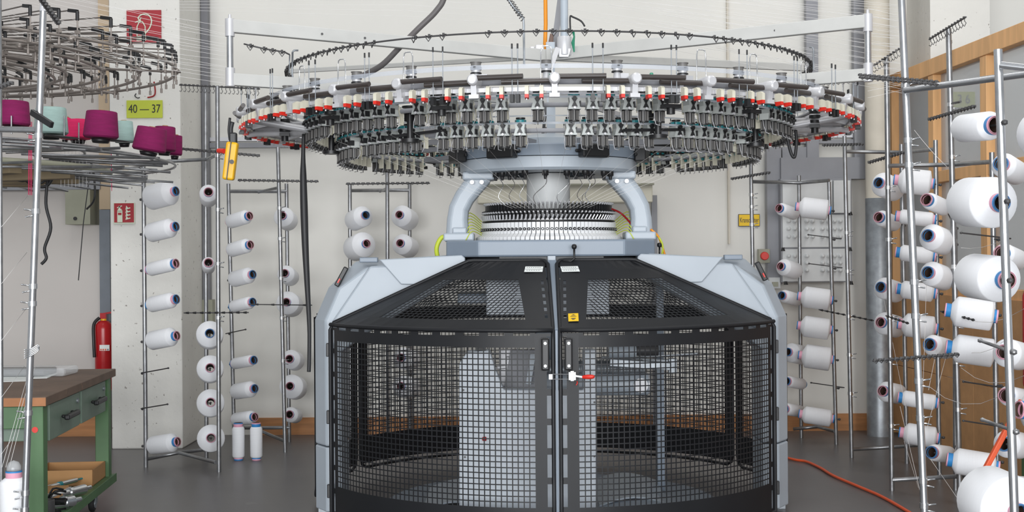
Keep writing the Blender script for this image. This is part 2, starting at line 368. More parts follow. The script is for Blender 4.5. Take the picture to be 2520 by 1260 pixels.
p1 = sub(1926, 529, 2094, 608, 11.28, .04, 'panelgrey', 'fuse_panel'); p2 = sub(1926, 613, 2094, 692, 11.28, .04, 'panelgrey', 'fuse_panel')
fc = MB().lathe([(.020, 0), (.020, -.012), (.020, -.012), (.014, -.014), (.015, -.03), (.012, -.036), (0, -.036)][::1], 12, Matrix.Rotation(-PI / 2, 4, 'X')).mesh('fuse_cap', 'panelgrey')
for j, y in enumerate((544, 563, 582)):
    for x in (1940, 1955, 1985, 1999, 2023, 2038, 2053, 2067):
        p = P(x, y, 11.28); inst('fuse_cap', fc, p1, p - WL(p1))
for j, y in enumerate((630, 647, 665)):
    for x in (1940, 1955, 1985, 2024, 2039, 2053, 2067):
        if j == 2 and x < 1980: continue
        p = P(x, y, 11.28); inst('fuse_cap', fc, p2, p - WL(p2))
for y, x in ((612, 1927), (612, 2092), (695, 1934), (695, 2095), (524, 2093)):
    p = P(x, y, 11.26); MB().lathe([(.02, -.02), (.012, 0), (.012, .01)], 10, Matrix.Translation(p)).build('clasp', 'blk', t)
# long cream cable trunk behind the machine
t = thing('wall_trunking_box', (0.35, 11.3, 1.9), 'long cream metal trunking box on the back wall behind the needle cylinder', 'trunking')
a, b = P(1175, 455, 11.3), P(1606, 498, 11.3)
MB().box(((a.x + b.x) / 2, 11.4, (a.z + b.z) / 2), (b.x - a.x, .22, a.z - b.z)).build('trunk_body', 'ivory', t, bevel=.01)
MB().box(((a.x + b.x) / 2, 11.28, a.z - .006), (b.x - a.x + .02, .06, .015)).build('trunk_lid', 'olive', t)
a = P(1611, 480, 11.4); MB().box((a.x, 11.45, a.z / 2), (.05, .05, a.z)).build('conduit', 'steelgrey', t)
# fire extinguisher
D = 11.33; a = P(255, 792, D)
t = thing('fire_extinguisher', (a.x, D, .42), 'red fire extinguisher hanging by the left wall behind the workbench', 'fire extinguisher')
MB().lathe([(0, .42), (.06, .42), (.075, .45), (.075, .96), (.07, 1.0), (.045, 1.03), (.02, 1.035), (.02, 1.06)], 24, Matrix.Translation((a.x, D, 0))).build('cylinder', 'extred', t)
MB().box((a.x, D, 1.075), (.05, .04, .05)).bar((a.x - .02, D, 1.09), (a.x + .1, D, 1.11), .02, .015).build('valve', 'extred', t)
MB().lathe([(.026, 1.035), (.026, 1.05)], 14, Matrix.Translation((a.x, D, 0))).build('neck_ring', 'yellow', t)
MB().tube(spl([(a.x - .03, D - .02, 1.06), (a.x - .07, D - .05, 1.0), (a.x - .065, D - .07, .85), (a.x - .06, D - .07, .72)]), .014, 8).build('hose', 'blk', t)
p = P(257, 856, D - .08); MB().box((p.x, D - .077, p.z), (.085, .004, .05)).build('sticker', 'paper', t)
for k in range(4): MB().cyl((p.x - .03 + k * .02, D - .08, p.z - .015), (p.x - .03 + k * .02, D - .083, p.z - .015), .007, seg=10).build('printed_dot', 'orange' if k < 3 else 'bluegrey', t)
# ============================================================ CIRCULAR KNITTING MACHINE
MX, MY, GY = 0.235, 8.3, 8.45
mach = thing('circular_knitting_machine', (MX, MY, 0), 'large pale grey circular knitting machine with black mesh guard doors and feeder rings', 'machine')
def A(th, R, z, cy=MY): return Vector((MX + R * math.sin(th), cy - R * math.cos(th), z))
def L(p): return p - WL(mach)
rad = math.radians
def curved(mb, a0, a1, z0, z1, R=1.5, th=.003, step=rad(3), cy=GY, mi=0):
    n = max(1, int(math.ceil((a1 - a0) / step - 1e-6))); b = len(mb.v)
    for rr in (R, R - th):                       # smooth outer and inner faces
        for z in (z0, z1):
            mb.v += [A(a0 + (a1 - a0) * k / n, rr, z, cy) for k in range(n + 1)]
    m = n + 1; c = b + 4 * m; mb.v += [v.copy() for v in mb.v[b:b + 4 * m]]
    def q_(f, sm): mb.f.append(f); mb.mi.append(mi); mb.sm.append(sm)
    for k in range(n):
        q_((b + k, b + k + 1, b + m + k + 1, b + m + k), True); q_((b + 2 * m + k + 1, b + 2 * m + k, b + 3 * m + k, b + 3 * m + k + 1), True)
        q_((c + k + 1, c + k, c + 2 * m + k, c + 2 * m + k + 1), False); q_((c + m + k, c + m + k + 1, c + 3 * m + k + 1, c + 3 * m + k), False)
    q_((c, c + m, c + 3 * m, c + 2 * m), False); q_((c + n, c + 2 * m + n, c + 3 * m + n, c + m + n), False)
    return mb
def grid(mb, a0, a1, z0, z1, pitch=.031, barw=.0062, R=1.5):
    nc = round((a1 - a0) * R / pitch); nr = round((z1 - z0) / pitch); ba = barw / R / 2
    for i in range(1, nc):
        a = a0 + (a1 - a0) * i / nc; curved(mb, a - ba, a + ba, z0, z1, R, .002)
    st = (a1 - a0) / nc * 2
    for j in range(1, nr):
        z = z0 + (z1 - z0) * j / nr; curved(mb, a0, a1, z - barw / 2, z + barw / 2, R - .0002, .0016, st)
def slots_v(mb, a, w, z0, z1, n, gap=.03):
    """bridges left between a vertical row of slots at angle a"""
    L_ = (z1 - z0) / n
    for k in range(n + 1):
        z = z0 + k * L_; curved(mb, a - w / 2, a + w / 2, max(z0, z - gap / 2), min(z1, z + gap / 2))
def slots_h(mb, z, h, a0, a1, n, gap=.03):
    L_ = (a1 - a0) / n
    for k in range(n + 1):
        c = a0 + k * L_; g_ = gap / 1.5 / 2; curved(mb, max(a0, c - g_), min(a1, c + g_), z, z + h)
ZB, ZT = 0.05, 1.175
def guard_door(side):
    a_in, a_out = rad(.75), rad(61.2)
    def ang(a): return (side * a)
    def cv(mb, a0, a1, z0, z1): curved(mb, min(ang(a0), ang(a1)), max(ang(a0), ang(a1)), z0, z1)
    d = MB()
    m0, m1 = rad(4.5), rad(57.8)
    cv(d, a_in + rad(.2), rad(1.15), ZB, ZT - .02)
    slots_v(d, ang(rad(1.6)), rad(.9), ZB, ZT - .02, 7, .035)
    cv(d, rad(2.05), m0, ZB, ZT - .02)                      # inner post band
    cv(d, m1, rad(59.3), ZB, ZT - .02); slots_v(d, ang(rad(59.7)), rad(.8), ZB, ZT - .02, 8); cv(d, rad(60.1), a_out, ZB, ZT - .02)
    cv(d, m0, m1, ZB, .22); cv(d, m0, m1, 1.078, 1.142)
    lo, hi = sorted((ang(m0), ang(m1))); slots_h(d, 1.142, .015, lo, hi, 10, .05); cv(d, m0, m1, 1.157, ZT)
    root = d.build('guard_door', 'black', mach)
    g = MB(); lo, hi = sorted((ang(m0), ang(m1))); grid(g, lo, hi, .22, 1.078); g.build('mesh_panel', 'black', root)
    # tube frame around the door, up the sloping hood and back
    fr = []
    zf = ZT - .006
    pin = [A(ang(a_in), 1.505, z, GY) for z in (ZB - .02, .4, .8, 1.12)] + [A(ang(a_in), 1.497, 1.155, GY)]
    I0 = Vector((MX + side * .045, 7.64, 1.545)); I1 = Vector((MX + side * .49, 7.66, 1.545)); O1 = A(ang(a_out), 1.5, ZT, GY)
    pin += [A(ang(a_in), 1.46, 1.19, GY), I0 + Vector((-side * .02, -.05, -.025)), I0 + Vector((0, -.012, -.003)), I0 + Vector((side * .03, 0, 0)), I1 + Vector((-side * .03, 0, 0)), I1 + Vector((0, -.012, -.002)),
            I1.lerp(O1, .1), I1.lerp(O1, .5), O1.lerp(I1, .02), A(ang(a_out), 1.505, ZT - .035, GY), A(ang(a_out), 1.505, .6, GY), A(ang(a_out), 1.505, ZB - .02, GY)]
    MB().tube(pin, .011, 8).build('frame_tube', 'black', root)
    MB().tube([A(ang(a_in + (a_out - a_in) * k / 16), 1.503, ZT - .004, GY) for k in range(17)], .012, 8).build('rim_tube', 'black', root)
    MB().tube([A(ang(a_in + (a_out - a_in) * k / 16), 1.503, ZB - .01, GY) for k in range(17)], .012, 8).build('bottom_tube', 'black', root)
    # sloping hood: ruled sheet between rim arc and straight upper edge
    def H(u, v):     # u 0..1 inner->outer side, v 0 rim ..1 top
        return A(ang(a_in + (a_out - a_in) * u), 1.495, ZT, GY).lerp(I0.lerp(I1, u), v)
    def HX(x, v):    # same sheet by distance x from the centre line
        lo, hi = 0.0, 1.0
        for _ in range(18):
            m = (lo + hi) / 2
            if abs(H(m, v).x - MX) < x: lo = m
            else: hi = m
        return H((lo + hi) / 2, v)
    h = MB(); nrm = Vector((0, -.4, .9)).normalized() * .0015
    def cell(f0, f1, v0, v1, n=8, nv_=1):
        for j in range(nv_):
            va, vb = v0 + (v1 - v0) * j / nv_, v0 + (v1 - v0) * (j + 1) / nv_
            for k in range(n):
                p = [f0(va).lerp(f1(va), 0)] if False else None
                a, b = k / n, (k + 1) / n
                q0, q1 = X_(f0, va), X_(f1, va); q2, q3 = X_(f0, vb), X_(f1, vb)
                p = [HX(q0 + (q1 - q0) * a, va), HX(q0 + (q1 - q0) * b, va), HX(q2 + (q3 - q2) * b, vb), HX(q2 + (q3 - q2) * a, vb)]
                if side < 0: p = p[::-1]
                h.hexa([x - nrm for x in p] + [x + nrm for x in p])
    def X_(f, v): return f(v) if callable(f) else f
    V0, V1 = .13, .70
    ein = lambda v: abs(H(0, v).x - MX) + .001
    eout = lambda v: abs(H(1, v).x - MX) - .001
    s1, s2 = (lambda v: ein(v) + .018), (lambda v: ein(v) + .034)
    xi = lambda v: .165 + (v - V0) / (V1 - V0) * .035
    xo = lambda v: 1.0 - (v - V0) / (V1 - V0) * .36
    cell(ein, eout, 0, V0, 16, 1); cell(ein, eout, V1, 1, 10, 2); cell(s2, xi, V0, V1, 2, 4); cell(xo, eout, V0, V1, 3, 4); cell(ein, s1, V0, V1, 1, 2)
    for k in range(7):
        v = V0 + (V1 - V0) * k / 6; cell(s1, s2, max(V0, v - .02), min(V1, v + .02), 1, 1)
    h.build('hood_sheet', 'black', root)
    hg = MB(); nv = 17
    def bar3(x0, v0, x1, v1, w): hg.bar(HX(x0, v0), HX(x1, v1), w, .0015, (0, -.4, .9))
    for j in range(1, nv):
        v = V0 + (V1 - V0) * j / nv; n = 8
        for k in range(n): bar3(xi(v) + (xo(v) - xi(v)) * k / n, v, xi(v) + (xo(v) - xi(v)) * (k + 1) / n, v, .0055)
    X0 = .17
    while X0 < 1.36:
        dx = .19 + .17 * X0; prev = None
        for k in range(9):
            t_ = k / 8; v = V0 + (V1 - V0) * t_; x = X0 - dx * t_
            if xi(v) <= x <= xo(v):
                if prev: bar3(prev[0], prev[1], x, v, .006)
                prev = (x, v)
            else: prev = None
        X0 += .0285
    hg.build('hood_mesh', 'black', root)
    # long grip on the inner edge
    gp = MB(); gx = rad(2.3)
    for z in (1.115, .975): gp.box(A(ang(gx), 1.515, z, GY), (.045, .012, .035))
    gp.build('grip_plate', 'dark', root, bevel=.003)
    MB().box(A(ang(gx), 1.535, 1.045, GY), (.042, .03, .17)).build('grip', 'blk', root, bevel=.008)
    sc_ = MB()
    for z in (1.105, .985): sc_.cyl(A(ang(gx), 1.545, z, GY), A(ang(gx), 1.556, z, GY), .008, seg=8)
    sc_.build('screw', 'chrome', root)
    for z in (1.02, .62, .18):
        MB().box(A(ang(rad(61.9)), 1.51, z, GY), (.025, .03, .08)).build('hinge', 'blk', root, bevel=.004)
    return root
ld = guard_door(-1); rd = guard_door(1)
# rear guard panels
for a0, a1 in ((76, 117.2), (119.2, 240.8), (242.8, 284)):
    a0, a1 = rad(a0), rad(a1); r = MB()
    curved(r, a0, a1, .11, .30); curved(r, a0, a1, 1.10, 1.195); e = .05
    curved(r, a0, a0 + e, .30, 1.10); curved(r, a1 - e, a1, .30, 1.10)
    rp = r.build('rear_guard_panel', 'black', mach); g = MB(); grid(g, a0 + e, a1 - e, .30, 1.10, .031, .005); g.build('mesh_panel', 'black', rp)
    pts = [A(a0, 1.505, z, GY) for z in (1.2, .6, .16)] + [A(a0 + .01, 1.505, .105, GY), A(a0 + .04, 1.505, .08, GY)] + [A(a0 + .04 + (a1 - a0 - .08) * k / 14, 1.505, .08, GY) for k in range(1, 14)] + [A(a1 - .04, 1.505, .08, GY), A(a1 - .01, 1.505, .105, GY)] + [A(a1, 1.505, z, GY) for z in (.16, .6, 1.2)]
    MB().tube(pts, .011, 8).build('frame_tube', 'black', rp)
# rear hood mesh, a cone of bars from the rear guard up to the base casting
rh = MB()
def RH(th, t_): return A(th, 1.49 - .86 * t_, 1.2 + .30 * t_, GY)
for j in range(15):
    t_ = j / 14; rh.tube([RH(rad(84 + 192 * k / 48), t_) for k in range(49)], .0035, 4)
for k in range(105): rh.tube([RH(rad(84 + 192 * k / 104), 0), RH(rad(84 + 192 * k / 104), 1)], .0035, 4)
rh = rh.build('rear_hood_mesh', 'black', mach); rh['kind'] = 'stuff'
for a_ in (84, 118, 242, 276): MB().tube([RH(rad(a_), 0), RH(rad(a_), 1)], .014, 6).build('hood_rib', 'black', mach)
a, b = P(1196, 690, 7.78), P(1500, 775, 7.78)
MB().box(((a.x + b.x) / 2, 7.82, (a.z + b.z) / 2), (b.x - a.x, .05, a.z - b.z)).build('inner_cover', 'machine_lit', mach, bevel=.01)
# stickers
def hood_pt(px, py): 
    # point on the hood slope under a pixel: intersect with the plane z = a + b*y through rim and top edge near the middle
    d = (P(px, py, 1.0) - Vector((0, 0, EYE))); b = (1.545 - 1.175) / (7.64 - 6.95); a = 1.175 - b * 6.95
    t_ = (a - EYE) / (d.z - b * d.y); return Vector((0, 0, EYE)) + d * t_
def decal(name, quad, m, parent, lift=.006, detail=None):
    pts = [hood_pt(*p) + Vector((0, -.3, .9)) * lift for p in quad]; o = MB().hexa([p - Vector((0, 0, .001)) for p in pts[::-1]] + pts[::-1]).build(name, m, parent)
    if detail:
        g = MB()
        for (u0, v0, u1, v1) in detail:
            f = lambda u, v: pts[0].lerp(pts[1], u).lerp(pts[3].lerp(pts[2], u), v) + Vector((0, -.0008, .001))
            g.quad([f(u0, v0), f(u0, v1), f(u1, v1), f(u1, v0)])
        g.build('print', 'dark', o)
rnd = [(.08 + .12 * k, .2, .08 + .12 * k + .07, .27) for k in range(7)] + [(0, .5, 1, .54)] + [(.1 + .13 * k, .72, .1 + .13 * k + .08, .78) for k in range(6)]
decal('label_sticker', [(1293, 658), (1337, 658), (1335, 671), (1290, 671)], 'paper', ld, detail=rnd)
decal('label_sticker', [(1379, 658), (1422, 657), (1427, 670), (1383, 671)], 'paper', rd, detail=rnd)
decal('warning_sticker', [(1398, 774), (1423, 773), (1424, 792), (1399, 793)], 'signyel', rd, detail=[(.2, .38, .8, .43), (.3, .25, .7, .30), (.42, .14, .6, .2), (.28, .62, .72, .72), (.36, .76, .6, .84)])
# toggle clamp with the red handle
cl = MB(); zc = P(1405, 926, 6.92).z
cl.bar(P(1352, 921, 6.915), P(1402, 921, 6.915), .004, .004).bar(P(1352, 933, 6.915), P(1402, 933, 6.915), .004, .004)
cl.box(P(1355, 927, 6.925), (.022, .03, .03)).box(P(1408, 925, 6.925), (.04, .03, .045)).box(P(1408, 925, 6.905), (.02, .02, .055)).bar(P(1415, 925, 6.91), P(1436, 928, 6.90), .008, .012)
cb = cl.build('toggle_clamp', 'chrome', mach, bevel=.002)
a, b = P(1433, 928, 6.9), P(1463, 927, 6.88)
MB().tube([a, a.lerp(b, .1), a.lerp(b, .5), a.lerp(b, .85), b], [.006, .010, .0125, .011, .006], 12).build('red_handle', 'red', cb)
MB().tube([P(1420, 938, 6.91), P(1421, 943, 6.91), P(1418, 948, 6.91)], .003, 6).build('red_tip', 'red', cb)
MB().bar(Vector((MX, 6.965, .02)), Vector((MX, 6.965, 1.17)), .012, .01).bar(Vector((MX, 6.975, 1.17)), Vector((MX, 7.66, 1.54)), .05, .01, (0, -.4, .9)).build('door_gap_strip', 'machine_d', mach)
# pods left and right
def pod(side):
    fn = lambda u, v, d: Vector((MX + (u if side < 0 else -u), d, v))
    def loft(outer, inner_off, y0, y1, y2):
        mb = MB(); rows = [[fn(u + (inner_off if o else 0), v - (inner_off * .5 if o == 2 else 0), y0) for u, v, o in outer], [fn(u, v, y1) for u, v, o in outer], [fn(u, v, y2) for u, v, o in outer]]
        n = len(outer); b = len(mb.v)
        for r_ in rows: mb.v += r_
        for i in range(2):
            for k in range(n):
                k2 = (k + 1) % n; f = (b + i * n + k, b + (i + 1) * n + k, b + (i + 1) * n + k2, b + i * n + k2)
                mb.f.append(f if side < 0 else f[::-1]); mb.mi.append(0); mb.sm.append(False)
        fr = tuple(range(b, b + n)); bk = tuple(range(b + 2 * n, b + 3 * n))[::-1]
        for f in (fr, bk): mb.f.append(f if side < 0 else f[::-1]); mb.mi.append(0); mb.sm.append(False)
        return mb
    # outline, clockwise from the lower outer corner; the third value marks the outer edge that is chamfered
    poly = [(-1.445, .43, 1), (-1.445, 1.19, 1), (-1.36, 1.385, 1), (-1.19, 1.545, 2), (-.52, 1.585, 0), (-.52, 1.47, 0), (-1.10, 1.12, 0), (-1.27, 1.0, 0), (-1.27, .43, 0)]
    pb = loft(poly, .08, 7.84, 7.97, 8.22).build('side_cabinet', 'machine', mach, bevel=.012, bseg=2)
    sk = [(-1.445, .035, 1), (-1.445, .424, 1), (-1.27, .424, 0), (-1.27, .035, 0)]
    loft(sk, .08, 7.835, 7.965, 8.2).build('skirt', 'machine', pb, bevel=.008)
    sx = 1 if side < 0 else -1
    w = lambda u, v, d=7.80: Vector((MX + sx * u, d, v))
    # broad sloping face plate and lid
    f = [(-1.335, 1.16), (-1.09, 1.515), (-.53, 1.545), (-.53, 1.46), (-1.24, 1.12)]
    MB().prism(f if side < 0 else f[::-1], lambda u, v, d: w(u, v, d), 7.80, 7.845).build('face_plate', 'machine', pb, bevel=.012)
    f = [(-1.03, 1.555), (-.535, 1.578), (-.515, 1.56), (-.515, 1.45), (-.73, 1.40), (-.90, 1.405)]
    MB().prism(f if side < 0 else f[::-1], lambda u, v, d: w(u, v, d), 7.772, 7.80).build('lid_plate', 'machine', pb, bevel=.006)
    MB().box(w(-1.10, 1.553, 7.86), (.11, .05, .03)).build('lid_hinge', 'machine_d', pb, bevel=.005)
    a, b = w(-1.40, 1.225 + .04, 7.815), w(-1.20, 1.505 - .03, 7.815)
    a = P(828, 704, 7.86) if side < 0 else P(1884, 690, 7.86); b = P(853, 658, 7.86) if side < 0 else P(1862, 645, 7.86)
    MB().bar(a, b, .03, .034, (0, 1, 0)).build('latch_strip', 'blk', pb, bevel=.006)
    MB().bar(a.lerp(b, .18) + Vector((0, -.02, 0)), a.lerp(b, .4) + Vector((0, -.02, 0)), .008, .02, (0, 1, 0)).build('red_mark', 'red', pb)
    MB().box(w(-1.36, .015, 8.1), (.16, .16, .03)).cyl(w(-1.36, .03, 8.1), w(-1.36, .05, 8.1), .03).build('levelling_foot', 'galv', pb)
    return pb
pod(-1); pod(1)
# ring plate (slate grey) with chamfered corners
def oct_(hw, hd, c): return [(-hw + c, -hd), (hw - c, -hd), (hw, -hd + c), (hw, hd - c), (hw - c, hd), (-hw + c, hd), (-hw, hd - c), (-hw, -hd + c)]
bp = MB().prism(oct_(.635, .60, .20), lambda u, v, d: Vector((MX + u, MY + v, d)), 1.565, 1.665).build('ring_plate', 'machine_d', mach, bevel=.012)
MB().prism(oct_(.53, .56, .22), lambda u, v, d: Vector((MX + u, MY + v, d)), 1.51, 1.566).build('under_plate', 'blk', mach)
MB().prism(oct_(.62, .55, .3), lambda u, v, d: Vector((MX + u, MY + v, d)), 1.44, 1.50).build('base_casting', 'machine_d', mach)
MB().box((MX, 7.72, 1.545), (.05, .03, .06)).build('gap_bracket', 'machine', mach, bevel=.005)
# lever with black ball
p0, p1 = P(1413, 655, 7.62), P(1413, 607, 7.62)
MB().tube([P(1385, 643, 7.62), P(1405, 643, 7.62), P(1413, 637, 7.62), P(1413, 625, 7.62), p1], .006, 8).build('lever', 'blk', mach)
MB().lathe([(0, -.016), (.012, -.012), (.016, 0), (.012, .012), (0, .016)], 14, Matrix.Translation(p1)).build('lever_knob', 'blk', mach)
p1 = P(1623, 603, 8.1)
lv = MB().tube([P(1623, 632, 8.1), p1], .006, 8).build('lever', 'blk', mach); MB().lathe([(0, -.016), (.012, -.012), (.016, 0), (.012, .012), (0, .016)], 14, Matrix.Translation(p1)).build('lever_knob', 'blk', mach)
# two curved arms
def arm(side):
    path = [(.575, 1.66), (.575, 1.80), (.565, 1.87), (.53, 1.94), (.475, 2.01), (.44, 2.06), (.43, 2.10)]
    wd = [.15, .13, .125, .125, .13, .15, .17]
    mb = MB(); ring = []
    for i, (x, z) in enumerate(path):
        a, b = path[max(i - 1, 0)], path[min(i + 1, len(path) - 1)]; d = Vector((b[0] - a[0], b[1] - a[1])).normalized(); n = Vector((d.y, -d.x))
        hw, hd, c = wd[i] / 2, .085, .025
        sec = [(-hw, -hd + c), (-hw + c, -hd), (hw - c, -hd), (hw, -hd + c), (hw, hd - c), (hw - c, hd), (-hw + c, hd), (-hw, hd - c)]
        ring.append([Vector((MX + side * (x + n.x * u), MY - .12 + v, z + n.y * u)) for u, v in sec])
    b0 = len(mb.v)
    for r in ring: mb.v += r
    for i in range(len(ring) - 1):
        for k in range(8):
            k2 = (k + 1) % 8; f = (b0 + i * 8 + k, b0 + i * 8 + k2, b0 + (i + 1) * 8 + k2, b0 + (i + 1) * 8 + k)
            mb.f.append(f if side > 0 else f[::-1]); mb.mi.append(0); mb.sm.append(False)
    o = mb.build('support_arm', 'machine', mach, bevel=.01)
    MB().box((MX + side * .565, MY - .12, 1.69), (.19, .24, .05)).box((MX + side * .56, MY - .22, 1.73), (.09, .02, .04)).build('arm_foot', 'machine', o, bevel=.01)
    MB().box((MX + side * .44, MY - .12, 2.07), (.2, .2, .05)).build('arm_head', 'machine', o, bevel=.012)
    for dx in (-.03, .03): MB().cyl((MX + side * (.45 + dx), MY - .215, 2.03), (MX + side * (.45 + dx), MY - .235, 2.03), .014, seg=10).build('bolt', 'alu', o)
arm(-1); arm(1)
# third arm at the rear
MB().bar((MX, MY + .5, 1.66), (MX, MY + .45, 2.09), .12, .12, (0, 1, 0)).build('support_arm', 'machine', mach, bevel=.02)
# blue grey ring
T = Matrix.Translation((MX, MY, 0))
MB().lathe([(.30, 2.085), (.545, 2.085), (.545, 2.085), (.562, 2.10), (.562, 2.10), (.562, 2.166), (.562, 2.166), (.30, 2.166)], 72, T).build('upper_ring', 'machine', mach)
MB().lathe([(.30, 2.170), (.567, 2.170), (.567, 2.170), (.567, 2.235), (.567, 2.235), (.555, 2.243), (.555, 2.243), (0, 2.243)], 72, T).build('upper_ring_band', 'machine_d', mach)
MB().lathe([(.31, 2.24), (.31, 2.24), (.30, 2.30), (.30, 2.30), (.12, 2.34), (.12, 2.34), (0, 2.34)], 40, T).build('gear_cover', 'machine', mach)
MB().lathe([(.10, 1.86), (.132, 1.86), (.132, 1.86), (.138, 1.90), (.138, 2.09)], 32, T).build('central_housing', 'panelgrey', mach)
MB().lathe([(.142, 1.855), (.142, 1.862), (.10, 1.862), (.0, 1.862)], 32, T).build('housing_rim', 'blk', mach)
bx = MB().box((0, -.035, 0), (.19, .07, .082)).box((0, -.01, 0), (.24, .02, .02)).box((-.11, -.012, 0), (.03, .024, .03)).box((.11, -.012, 0), (.03, .024, .03))
bm_ = None
for th in (-29, 25.5, -72, 77, 130, -130, 180):
    o = MB().box((0, -.035, 0), (.18, .07, .082)).box((0, -.01, 0), (.225, .018, .022)).build('yarn_stop_box', 'blk', None, origin='local', bevel=.018, bseg=3)
    o.parent = mach; o.location = L(A(rad(th), .565, 2.195)); o.rotation_euler = (0, 0, rad(th))
# little oiler nozzles under the ring
nz = MB().lathe([(.008, -.05), (.012, -.03), (.012, -.03), (.02, -.025), (.02, 0)], 10).mesh('oil_nozzle', ['blk'])
for th in (-52, -44, -36, -27, -19, -4, 14, 22, 27, 36, 45, 53):
    inst('oil_nozzle', nz, mach, L(A(rad(th), .47 if th % 2 else .42, 2.085)))
ow = [(-36, -30), (-27, -20), (-50, -40), (14, 8), (22, 30), (30, 38), (40, 30), (-4, -12)]
for a, b in ow:
    p = A(rad(a), .42, 2.06); q2 = A(rad(b), .42, 1.88); MB().tube(spl([p, p.lerp(q2, .3) + Vector((.02, -.03, 0)), p.lerp(q2, .7) + Vector((-.03, -.02, 0)), q2], 5), .0022, 5).build('oil_tube', 'chrome' if b % 3 else 'greycable', mach)
# needle cylinder and cams
MB().lathe([(.36, 1.662), (.405, 1.662), (.405, 1.78), (.39, 1.79), (.30, 1.80), (.30, 1.86), (.1, 1.86)], 64, T).build('needle_cylinder', 'dark', mach)
NS = 96
R0 = .415
mb = MB(); w2 = R0 * math.sin(PI / NS) * .80
prof = [(-R0 + 0, .112), (-R0 - .012, .112), (-R0 - .012, .045), (-R0 - .05, .022), (-R0 - .052, .002), (-R0, .002)]   # y (outward = -Y), z
mb.prism(prof, lambda u, v, d: Vector((d * (1 + (abs(u) - R0) * 2.0), u, v)), -w2, w2)
cam_me = mb.mesh('cam_box', 'white')
scr = MB().cyl((0, -R0 - .012, .070), (0, -R0 - .020, .070), .0098, seg=10).cyl((0, -R0 - .0195, .070), (0, -R0 - .0215, .070), .004, seg=6, mi=1).mesh('cam_screw', ['blk', 'alu'])
gm = MB()
gm.box((0, -R0 + .01, .125), (.018, .03, .012), mi=1)
gm.bar((0, -R0 + .0, .13), (.010, -R0 - .012, .158), .010, .006, mi=1)
gm.box((0, -R0 + .012, .165), (.014, .016, .035)).box((0, -R0 + .02, .205), (.012, .018, .045)).bar((0, -R0 + .02, .19), (0, -R0 - .01, .182), .006, .008)
gm.cyl((0, -R0 - .002, .172), (0, -R0 - .012, .176), .006, seg=6, mi=1).cyl((0, -R0 + .012, .225), (0, -R0 + .0, .235), .006, seg=6, mi=1)
gm_me = gm.mesh('yarn_guide', ['blk', 'alu'])
for k in range(NS):
    a = 2 * PI * (k + .3) / NS
    c = inst('cam_box', cam_me, mach, (0, 0, 1.664), a); inst('cam_screw', scr, c)
    inst('yarn_guide', gm_me, mach, (0, 0, 1.664), a)
MB().lathe([(R0 - .006, 1.664), (R0 - .006, 1.776)], 72, T).build('cam_backing', 'blk', mach)
MB().lathe([(R0 - .03, 1.783), (R0 + .008, 1.783), (R0 + .008, 1.783), (R0 + .008, 1.790), (R0 + .008, 1.790), (R0 - .03, 1.790)], 72, T).build('guide_base_ring', 'blk', mach)
MB().lathe([(R0 - .02, 1.842), (R0 - .004, 1.842), (R0 - .004, 1.85), (R0 - .02, 1.85)], 72, T).build('guide_ring', 'blk', mach)
# yellow/green and red wires at the cylinder
wr = MB()
for sd in (-1, 1):
    for k in range(7):
        p = A(sd * rad(78 + k * 3), .43, 1.70 + .015 * k); q2 = Vector((MX + sd * (.52 + .01 * k), 8.05 + .03 * k, 1.67))
        wr.tube(spl([p, p.lerp(q2, .5) + Vector((sd * .01, -.05, .04 + .012 * k)), q2], 5), .003, 5)
    p = Vector((MX + sd * .62, 8.1, 1.68)); wr.tube(spl([p, p + Vector((sd * .05, 0, .01)), p + Vector((sd * .085, 0, -.06)), p + Vector((sd * .07, .02, -.15))], 5), .014 if sd < 0 else .006, 8)
o = wr.build('wire_bundle', 'wire_y', mach); o['kind'] = 'stuff'
MB().tube(spl([A(rad(70), .42, 1.86), A(rad(78), .47, 1.83), Vector((MX + .53, 8.1, 1.74))], 5), .006, 6).build('red_cable', 'wire_r', mach)
MB().tube(spl([Vector((MX + .63, 8.1, 1.73)), Vector((MX + .68, 8.1, 1.68)), Vector((MX + .72, 8.12, 1.57))], 5), .007, 6).build('red_cable', 'amber', mach)
# ---------------------------------------------------------------- machine core below the plate
lp = [(1130, 1290), (1130, 895), (1150, 866), (1205, 862), (1218, 905), (1240, 960), (1436, 960), (1436, 862), (1467, 862), (1467, 1290)]
pts = [P(x, y, 7.42) for x, y in lp]
MB().prism([(p.x, p.z) for p in pts], lambda u, v, d: Vector((u, d, v)), 7.42, 7.56).build('front_leg_panel', 'machine_lit', mach, bevel=.008)
MB().box(P(1183, 850, 7.45), (.06, .06, .05)).build('leg_block', 'blk', mach)
MB().lathe([(0, -.014), (.011, -.01), (.014, 0), (.011, .01), (0, .014)], 12, Matrix.Translation(P(1192, 1080, 7.41))).build('red_lamp', 'extred', mach)
for x, y in ((1140, 960), (1303, 968), (1144, 1125), (1463, 990), (1463, 1123)): MB().cyl(P(x, y, 7.42), P(x, y, 7.41), .006, seg=8).build('bolt', 'blk', mach)
MB().box((MX - .0, 8.7, .75), (.16, .12, 1.45)).build('rear_leg', 'machine_d', mach, bevel=.01)
a = P(1626, 1090, 8.35); MB().box((a.x, 8.35, .70), (.045, .045, 1.4)).build('takedown_post', 'machine_d', mach)
